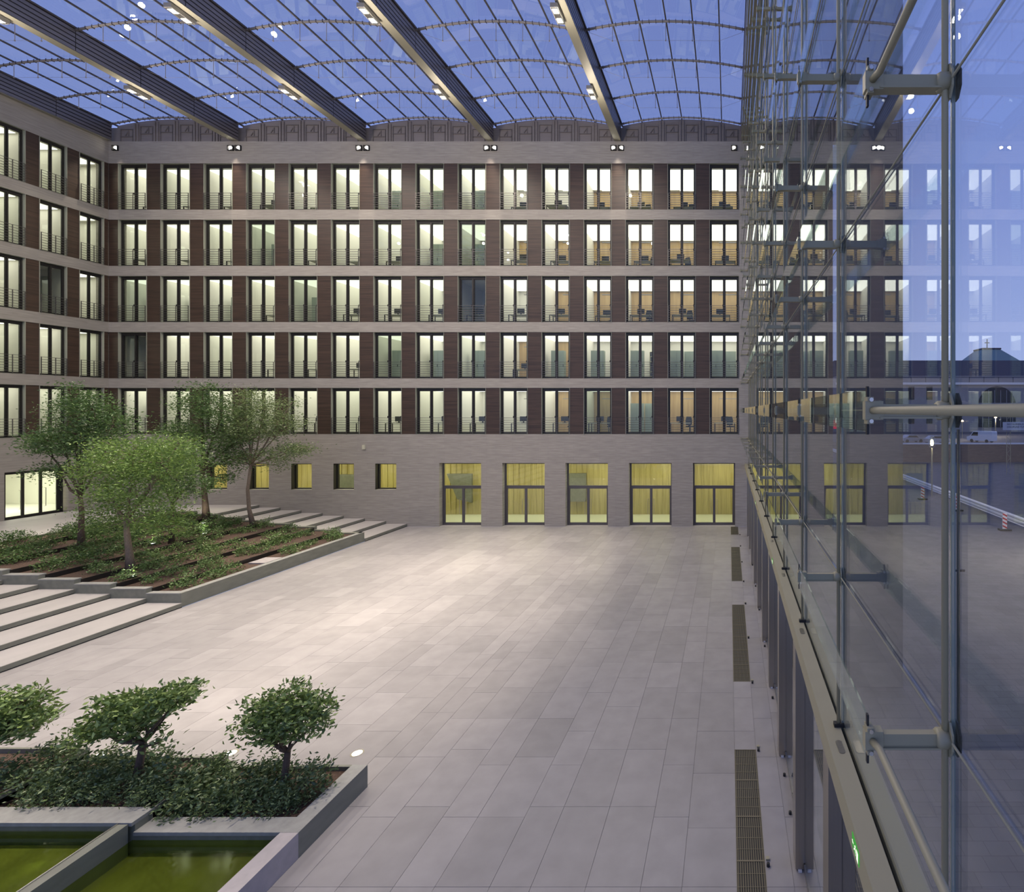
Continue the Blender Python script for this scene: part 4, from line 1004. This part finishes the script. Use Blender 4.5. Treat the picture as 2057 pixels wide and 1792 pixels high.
# beam flood fixtures
hs = MB(); hs.box(-0.17, 0.17, -0.5, 0.5, -0.22, -0.02); hs.box(-0.03, 0.03, -0.3, 0.3, -0.02, 0.0); hsm = hs.me('housing', m_house)
lr = MB(); lr.box(-0.11, 0.11, -0.13, 0.13, -0.232, -0.222); lrm = lr.me('lens', m_lens)
rfm = MB().box(-0.145, 0.145, -0.47, 0.47, -0.225, -0.22).me('black_reflector_plate', m_black)
for bi, bX in enumerate(BEAMX[1:5]):
    for j, fy in enumerate(FLOODY[:3]):
        o = empty('beam_floodlight', (bX - 0.28, fy, 25.33), label='twin floodlight under the %s, %s one' % (BN[bi + 1], ['farthest', 'middle', 'nearest'][j]), cat='floodlight', group='twin floodlights under the roof beams')
        inst('housing', hsm, o); inst('reflector_plate', rfm, o)
        for s in (-0.27, 0.27): inst('lens', lrm, o, (0, s, 0))
# wall floods
def wl_me(flip):
    h = MB(); s = 0.19
    h.box(-s, s, -0.10, 0.0, -0.17, -0.14); h.box(-s, s, -0.10, 0.0, 0.14, 0.17); h.box(-s, -s + 0.035, -0.10, 0.0, -0.14, 0.14); h.box(s - 0.035, s, -0.10, 0.0, -0.14, 0.14); h.box(-s + 0.03, s - 0.03, -0.02, 0.0, -0.14, 0.14)
    r = MB(); f = 1 if flip else -1
    r.prism([(f * -0.10, -0.10), (f * -0.12, 0.09), (f * 0.0, 0.12), (f * 0.10, 0.06), (f * 0.06, -0.03), (f * -0.03, -0.05)][:: (1 if flip else -1)], -0.06, -0.03)
    return h.me('housing', m_black), r.me('lens', m_lens)
WLM = [wl_me(True), wl_me(False)]
for j, px in enumerate([472, 729.5, 985.5, 1240.3]):
    for s in (0, 1):
        o = empty('wall_floodlight', (bx(px) + (-0.245, 0.245)[s], D, 24.87), label='%s floodlight of the %s parapet pair from the left' % (('left', 'right')[s], NTH[j]), cat='floodlight', group='parapet floodlights')
        inst('housing', WLM[s][0], o); inst('lens', WLM[s][1], o)
o = empty('wall_floodlight', (bx(1474.8), D, 24.87), label='single square floodlight on the parapet beside the glass wall', cat='floodlight', group='parapet floodlights'); inst('housing', WLM[0][0], o); inst('lens', WLM[0][1], o)
o = empty('wall_floodlight', (bx(233), D, 24.87), label='bright single floodlight on the parapet in the left corner', cat='floodlight', group='parapet floodlights'); inst('housing', WLM[1][0], o); inst('lens', WLM[1][1], o)

# dark panelled wall under the vaults
ty = MB(); ty.box(LX - 0.5, 9, D + 0.25, D + 0.45, 25.33, 26.35)
tym = ty.build('wall_clerestory', m_tymp); tag(tym, 'dark panelled wall strip above the stone parapet', 'wall', None, 'structure')
for v in range(5):
    m = MB(); P = [(BEAMX[v] + hw, 26.35)] + [(BEAMX[v] + hw + (SP - 2 * hw) * i / 12, zc(i / 12) - 0.02) for i in range(13)] + [(BEAMX[v] + SP - hw, 26.35)]
    m.prism(P, D + 0.25, D + 0.45); m.build('arched_infill', m_tymp, tym)
    for i in range(1, 6):
        x = BEAMX[v] + hw + (SP - 2 * hw) * i / 6
        MB().box(x - 0.16, x - 0.06, D + 0.17, D + 0.25, 25.33, zc(i / 6) - 0.15).box(x + 0.06, x + 0.14, D + 0.17, D + 0.25, 25.33, zc(i / 6) - 0.15).build('mullion_pair', m_tymp, tym)
    for i in range(6):
        xc = BEAMX[v] + hw + (SP - 2 * hw) * (i + 0.5) / 6; zt = zc((i + 0.5) / 6) - 0.38; m = MB(); z0 = 25.40
        m.box(xc - 0.42, xc + 0.42, D + 0.20, D + 0.25, zt - 0.04, zt); m.box(xc - 0.42, xc + 0.42, D + 0.20, D + 0.25, zt - 0.52, zt - 0.48)
        m.box(xc - 0.42, xc - 0.38, D + 0.20, D + 0.25, z0, zt - 0.04); m.box(xc + 0.38, xc + 0.42, D + 0.20, D + 0.25, z0, zt - 0.04)
        m.prism([(xc + 0.1, zt - 0.1), (xc + 0.14, zt - 0.1), (xc + 0.14, zt - 0.46), (xc + 0.1, zt - 0.46)], D + 0.20, D + 0.25)
        m.prism([(xc - 0.12, zt - 0.42), (xc - 0.08, zt - 0.46), (xc + 0.1, zt - 0.2), (xc + 0.1, zt - 0.14)], D + 0.20, D + 0.25)
        m.build('panel_frame', m_tymp2, tym)

# ------------------------------------------------------------------ outside: canopy, pier, street
m_pave = stonewall('street_cobbles', 'XY', (0.13, 0.125, 0.13), (0.10, 0.098, 0.102), 0.45, 0.3, (0.06, 0.06, 0.065))
tag(MB().box(1.62, 330, -20, 420, -0.3, -0.005).build('street_ground', m_pave), 'dusky paved street outside the glass wall', 'ground', None, 'structure')
tag(MB().box(1.50, 6.9, 5, 34.5, 25.45, 27.2).build('canopy_slab', m_dkbuild), 'dark projecting canopy slab outside the glass wall', 'canopy', None, 'structure')
tag(MB().box(3.24, 4.80, 14.0, 15.0, 0, 25.45).build('portal_pier', m_dkbuild), 'tall dark stone pier outside carrying the canopy', 'pillar', None, 'structure')
tag(MB().box(1.32, 6.84, D, D + 5, 0, 27).build('wing_end_block', m_dkbuild), 'dark outer end of the rear wing outside the glass', 'building', None, 'structure')
# crash barrier
cb_ = empty('crash_barrier', (19, 30, 0), label='long white crash barrier running along the street', cat='barrier')
prof = [(-0.05, 0.15), (0.0, 0.2), (-0.06, 0.3), (-0.06, 0.38), (0.0, 0.45), (-0.06, 0.52), (-0.06, 0.6), (0.02, 0.68), (0.06, 0.68), (0.06, 0.15)]
m = MB(); b = 0
for y in (0, 72):
    for x, z in prof: m.V.append((x, y, z))
n = len(prof); m.F.append(tuple(range(n))); m.F.append(tuple(reversed(range(n, 2 * n))))
for i in range(n): m.F.append((i, (i + 1) % n, n + (i + 1) % n, n + i))
m.build('barrier_rail', m_white_p, cb_)
pm_ = MB().box(0.0, 0.12, 0, 0.12, 0, 0.66).me('post', m_house)
for y in range(0, 72, 4): inst('post', pm_, cb_, (0.06, y + 0.5, 0))
def beacon(x, y, lab, lamp=False):
    o = empty('warning_beacon', (x, y, 0), 0, label=lab, cat='beacon', group='striped warning beacons')
    MB().box(-0.35, 0.35, -0.2, 0.2, 0, 0.1).build('foot_plate', m_black, o)
    MB().box(-0.14, 0.14, -0.02, 0.02, 0.1, 1.1).build('board', m_white_p, o)
    for i in range(4):
        z = 0.12 + i * 0.25
        MB().prism([(-0.14, z + 0.13), (0.14, z - 0.02), (0.14, z + 0.09), (-0.14, z + 0.24)], -0.028, -0.0201).build('red_stripe', m_red, o)
    if lamp: MB().tube([(0, 0, 1.1), (0, 0, 1.14), (0, 0, 1.3), (0, 0, 1.34)], [0.05, 0.1, 0.1, 0.04], 10).build('yellow_lamp', M('yellow_lens', (0.7, 0.5, 0.03), 0.3), o)
beacon(17.55, 32.3, 'red and white striped warning beacon, nearest at the right edge'); beacon(17.4, 38.6, 'striped warning beacon with a yellow lamp beside the near glass joint', True); beacon(16.6, 43.5, 'red and white striped warning beacon, farthest along the barrier')
# street lantern
o = empty('street_lantern', (18.0, 45, 0), label='glowing bell-shaped street lantern on a slim mast', cat='street lamp')
MB().tube([(0, 0, 0), (0, 0, 4.3)], 0.06, 8).build('mast', m_olive, o)
gm = MB().tube([(0, 0, 4.35), (0, 0, 4.5), (0, 0, 5.1), (0, 0, 5.25)], [0.12, 0.28, 0.31, 0.2], 14).build('glass_bell', m_pane, o, smooth=True)
MB().tube([(0, 0, 4.5), (0, 0, 4.6), (0, 0, 4.95), (0, 0, 5.05)], [0.08, 0.13, 0.13, 0.06], 10).build('lamp_glow', emis('lantern_glow', (1, 0.85, 0.6), 6), o)
MB().tube([(0, 0, 5.25), (0, 0, 5.35)], [0.22, 0.08], 12).build('cap', m_olive, o)
o = empty('flag_mast', (5.2, 11.5, 0), label='slim dark mast with a short crossbar outside the glass', cat='mast')
MB().tube([(0, 0, 0), (0, 0, 7.2)], 0.035, 10).build('mast', m_frame, o, smooth=True); MB().box(-0.14, 0.14, -0.02, 0.02, 3.98, 4.03).build('crossbar', m_frame, o)
# raised street level with brick wall
m_brick = stonewall('brick_wall', 'X', (0.16, 0.10, 0.085), (0.12, 0.08, 0.07), 0.5, 0.16, (0.09, 0.07, 0.07))
tag(MB().box(20, 140, 75, 75.5, 0, 2.6).build('garden_wall', m_brick), 'low brown brick wall beyond the street', 'wall')
tag(MB().box(20, 150, 75.5, 139.5, 0, 1.65).build('upper_street', m_pave), 'raised street level behind the brick wall', 'ground', None, 'structure')
tag(MB().box(20, 140, 74.9, 75.6, 2.62, 2.8).build('wall_coping', m_white_p), 'pale coping line on the brick wall', 'coping')
def car(x, y, z, van, lab, rz):
    o = empty('van' if van else 'car', (x, y, z), rz, label=lab, cat='van' if van else 'car', group='parked vehicles')
    if van: side = [(-2.4, 0.35), (2.3, 0.35), (2.4, 1.0), (1.7, 1.25), (1.1, 2.1), (-2.3, 2.15), (-2.4, 1.9)]; w = 0.95
    else: side = [(-2.1, 0.3), (2.1, 0.3), (2.15, 0.75), (1.2, 0.9), (0.55, 1.4), (-1.0, 1.42), (-1.7, 0.98), (-2.1, 0.9)]; w = 0.85
    MB().prism(side, -w, w).build('body', m_white_p if van else M('silver_paint', (0.45, 0.46, 0.5), 0.3, 0.5), o)
    gl = MB()
    if van: gl.prism([(0.2, 1.25), (1.55, 1.25), (1.05, 1.95), (0.2, 1.95)], -w - 0.01, w + 0.01); gl.V += [(1.71, -w + 0.1, 1.28), (1.71, w - 0.1, 1.28), (1.13, w - 0.1, 2.07), (1.13, -w + 0.1, 2.07)]; gl.F.append((8, 9, 10, 11))
    else: gl.prism([(-1.4, 0.98), (1.0, 0.95), (0.5, 1.33), (-0.95, 1.35)], -w - 0.01, w + 0.01)
    gl.build('windows', m_black, o)
    for wx in (-1.4, 1.4):
        for s in (-1, 1): MB().tube([(wx, s * w - 0.1 * s, 0.32), (wx, s * (w + 0.02), 0.32)], 0.32, 14).build('wheel', m_black, o)
car(47.3, 95, 1.65, True, 'white delivery van parked behind the brick wall', 2.2)
car(34.2, 95, 1.65, False, 'silver car parked left of the others behind the glass', 0.2)
car(37.6, 92, 1.65, False, 'silver car parked between the other car and the van', 0.2)
# historic building across the street
m_hist = M('blue_grey_render', (0.30, 0.29, 0.30), 0.9, 0, 0.08, (1, 1, 1), 0, 0.5); m_histd = M('dark_window_opening', (0.02, 0.022, 0.03), 0.4); m_roofd = M('slate_roof', (0.07, 0.075, 0.10), 0.7)
hb = empty('historic_building', (40, 140, 0), label='long classical building with a great arched window across the street', cat='building')
def hq(mb, n, mt): o = mb.build(n, mt, hb); o.location = (-40, -140, 0); return o
hq(MB().box(30, 150, 140, 158, 0, 15.6), 'wall', m_hist); hq(MB().box(29.5, 150, 139.3, 140, 14.7, 15.3), 'cornice', m_white_p); hq(MB().box(29.7, 150, 139.5, 140, 9.3, 9.7), 'cornice', m_hist)
hq(MB().box(30, 150, 140.5, 157, 15.6, 17.2), 'attic', m_hist)
m = MB(); b = 0
for x in (30, 150): m.V += [(x, 140.5, 17.2), (x, 144, 21.8), (x, 154, 21.8), (x, 157, 17.2)]
m.F = [(0, 4, 5, 1), (1, 5, 6, 2), (2, 6, 7, 3), (0, 1, 2, 3), (7, 6, 5, 4), (0, 3, 7, 4)]; hq(m, 'mansard_roof', m_roofd)
rl = MB(); rl.box(30, 150, 139.4, 139.5, 16.7, 16.85)
for i in range(30): rl.box(30 + i * 4, 30.15 + i * 4, 139.4, 139.5, 15.3, 16.8)
hq(rl, 'roof_railing', m_roofd)
for x in (50.3, 55.3, 60.3, 86, 91, 96, 101): 
    for z in (10.6, 4.0): hq(MB().box(x - 0.8, x + 0.8, 139.85, 140.02, z, z + 3.6), 'window', m_histd)
ar = [(68.8, 3.0), (79.0, 3.0)] + [(73.9 + 5.1 * math.cos(a), 9.2 + 5.1 * math.sin(a)) for a in [i * math.pi / 14 for i in range(15)]]
hq(MB().prism(ar, 139.8, 140.02), 'arched_window', m_histd)
for i in range(6): hq(MB().box(69.8 + i * 1.65, 69.95 + i * 1.65, 139.72, 139.8, 3, 13.2), 'arch_mullion', m_hist)
ch = empty('domed_church', (89, 175, 0), label='church roof with a small cross behind the long building', cat='church')
m = MB(); hx0, hx1, yy0, yy1 = -7.5, 7.5, -7, 7
m.V = [(hx0, yy0, 24), (hx1, yy0, 24), (hx1, yy1, 24), (hx0, yy1, 24), (-3, -3, 28.3), (3, -3, 28.3), (3, 3, 28.3), (-3, 3, 28.3)]
m.F = [(3, 2, 1, 0), (4, 5, 6, 7), (0, 1, 5, 4), (1, 2, 6, 5), (2, 3, 7, 6), (3, 0, 4, 7)]; m.build('hipped_roof', M('green_copper', (0.20, 0.30, 0.30), 0.6), ch)
MB().box(-7.3, 7.3, -6.8, 6.8, 0, 24).build('tower', m_hist, ch); MB().box(-3.2, 3.2, -3.2, 3.2, 28.3, 28.8).build('lantern_rim', m_roofd, ch)
MB().box(-0.12, 0.12, -0.1, 0.1, 28.8, 32.2).box(-0.8, 0.8, -0.1, 0.1, 30.8, 31.05).build('cross', m_roofd, ch)
# banner on lattice mast
def text_mesh(s, size, mat):
    cu = bpy.data.curves.new('t', 'FONT'); cu.body = s; cu.size = size; cu.extrude = 0.0; cu.align_x = 'LEFT'
    to = bpy.data.objects.new('t', cu); COL.objects.link(to); bpy.context.view_layer.update()
    me = bpy.data.meshes.new_from_object(to.evaluated_get(bpy.context.evaluated_depsgraph_get())); bpy.data.objects.remove(to); me.materials.clear(); me.materials.append(mat); return me
o = empty('hanging_banner', (32.4, 60, 5.3), 0, label='white banner with two lines of dark lettering at the right edge', cat='banner')
MB().box(0, 9, 0, 0.05, 0, 0.95).build('cloth', M('banner_cloth', (0.55, 0.56, 0.62), 0.8), o)
m_ltr = M('dark_lettering', (0.05, 0.06, 0.12), 0.8)
inst('lettering', text_mesh('RESTAURIERUNG DER', 0.30, m_ltr), o, (0.45, -0.02, 0.60), (math.pi / 2, 0, 0)); inst('lettering', text_mesh('DISCIPLINE FUR A', 0.30, m_ltr), o, (0.45, -0.02, 0.28), (math.pi / 2, 0, 0))
o = empty('lattice_mast', (33.0, 60.3, 0), label='thin lattice mast holding the banner', cat='mast'); m = MB()
for x in (0, 0.45): m.tube([(x, 0, 0), (x, 0, 8)], 0.03, 5)
for i in range(16): m.tube([(0 if i % 2 else 0.45, 0, i * 0.5), (0.45 if i % 2 else 0, 0, i * 0.5 + 0.5)], 0.018, 4)
m.build('lattice', m_olive, o)
# lit sign seen through the slit
o = empty('shop_sign', (15.55, 75, 4.9), 0, label='red sign with a white letter m in the gap beside the pier', cat='sign')
MB().box(0.8, 1.0, 0.1, 0.25, -4.9, 1.2).build('sign_post', m_frame, o); MB().box(-0.1, 1.9, 0, 0.1, 0.0, 1.3).build('sign_board', emis('red_sign', (0.75, 0.05, 0.12), 0.9), o); inst('lettering', text_mesh('m', 1.6, emis('white_sign', (1, 1, 0.95), 1.6)), o, (0.1, -0.02, 0.9), (math.pi / 2, 0, 0))
for j, (x, y, z) in enumerate([(51.5, 112, 5.2), (46.4, 105, 5.9), (36.5, 112, 4.6), (62, 118, 5.9)]):
    o = empty('street_lamp', (x, y, 1.65), label=['street lamp right of the slim dark mast', 'warm street lamp just right of the near glass joint', 'street lamp above the parked cars', 'street lamp at the right edge before the arch'][j], cat='street lamp')
    MB().tube([(0, 0, 0), (0, 0, z - 1.65)], 0.06, 6).build('mast', m_olive, o); MB().tube([(-0.3, 0, z - 1.6), (0, 0, z - 1.5), (0.3, 0, z - 1.6)], [0.1, 0.22, 0.1], 8).build('lamp_head', emis('street_glow', (1, 0.75, 0.4), 5), o)

def street_light(name, loc, w):
    l = bpy.data.lights.new(name, 'POINT'); l.energy = w; l.color = (1.0, 0.84, 0.62); l.shadow_soft_size = 0.15
    q = bpy.data.objects.new(name, l); COL.objects.link(q); q.location = loc
street_light('lantern_light', (18.0, 44.9, 4.75), 700)
for p in ((46.4, 104.8, 5.5), (36.5, 111.8, 4.2), (62, 117.8, 5.5), (17.0, 26, 5.0)): street_light('street_lamp_light', p, 900)
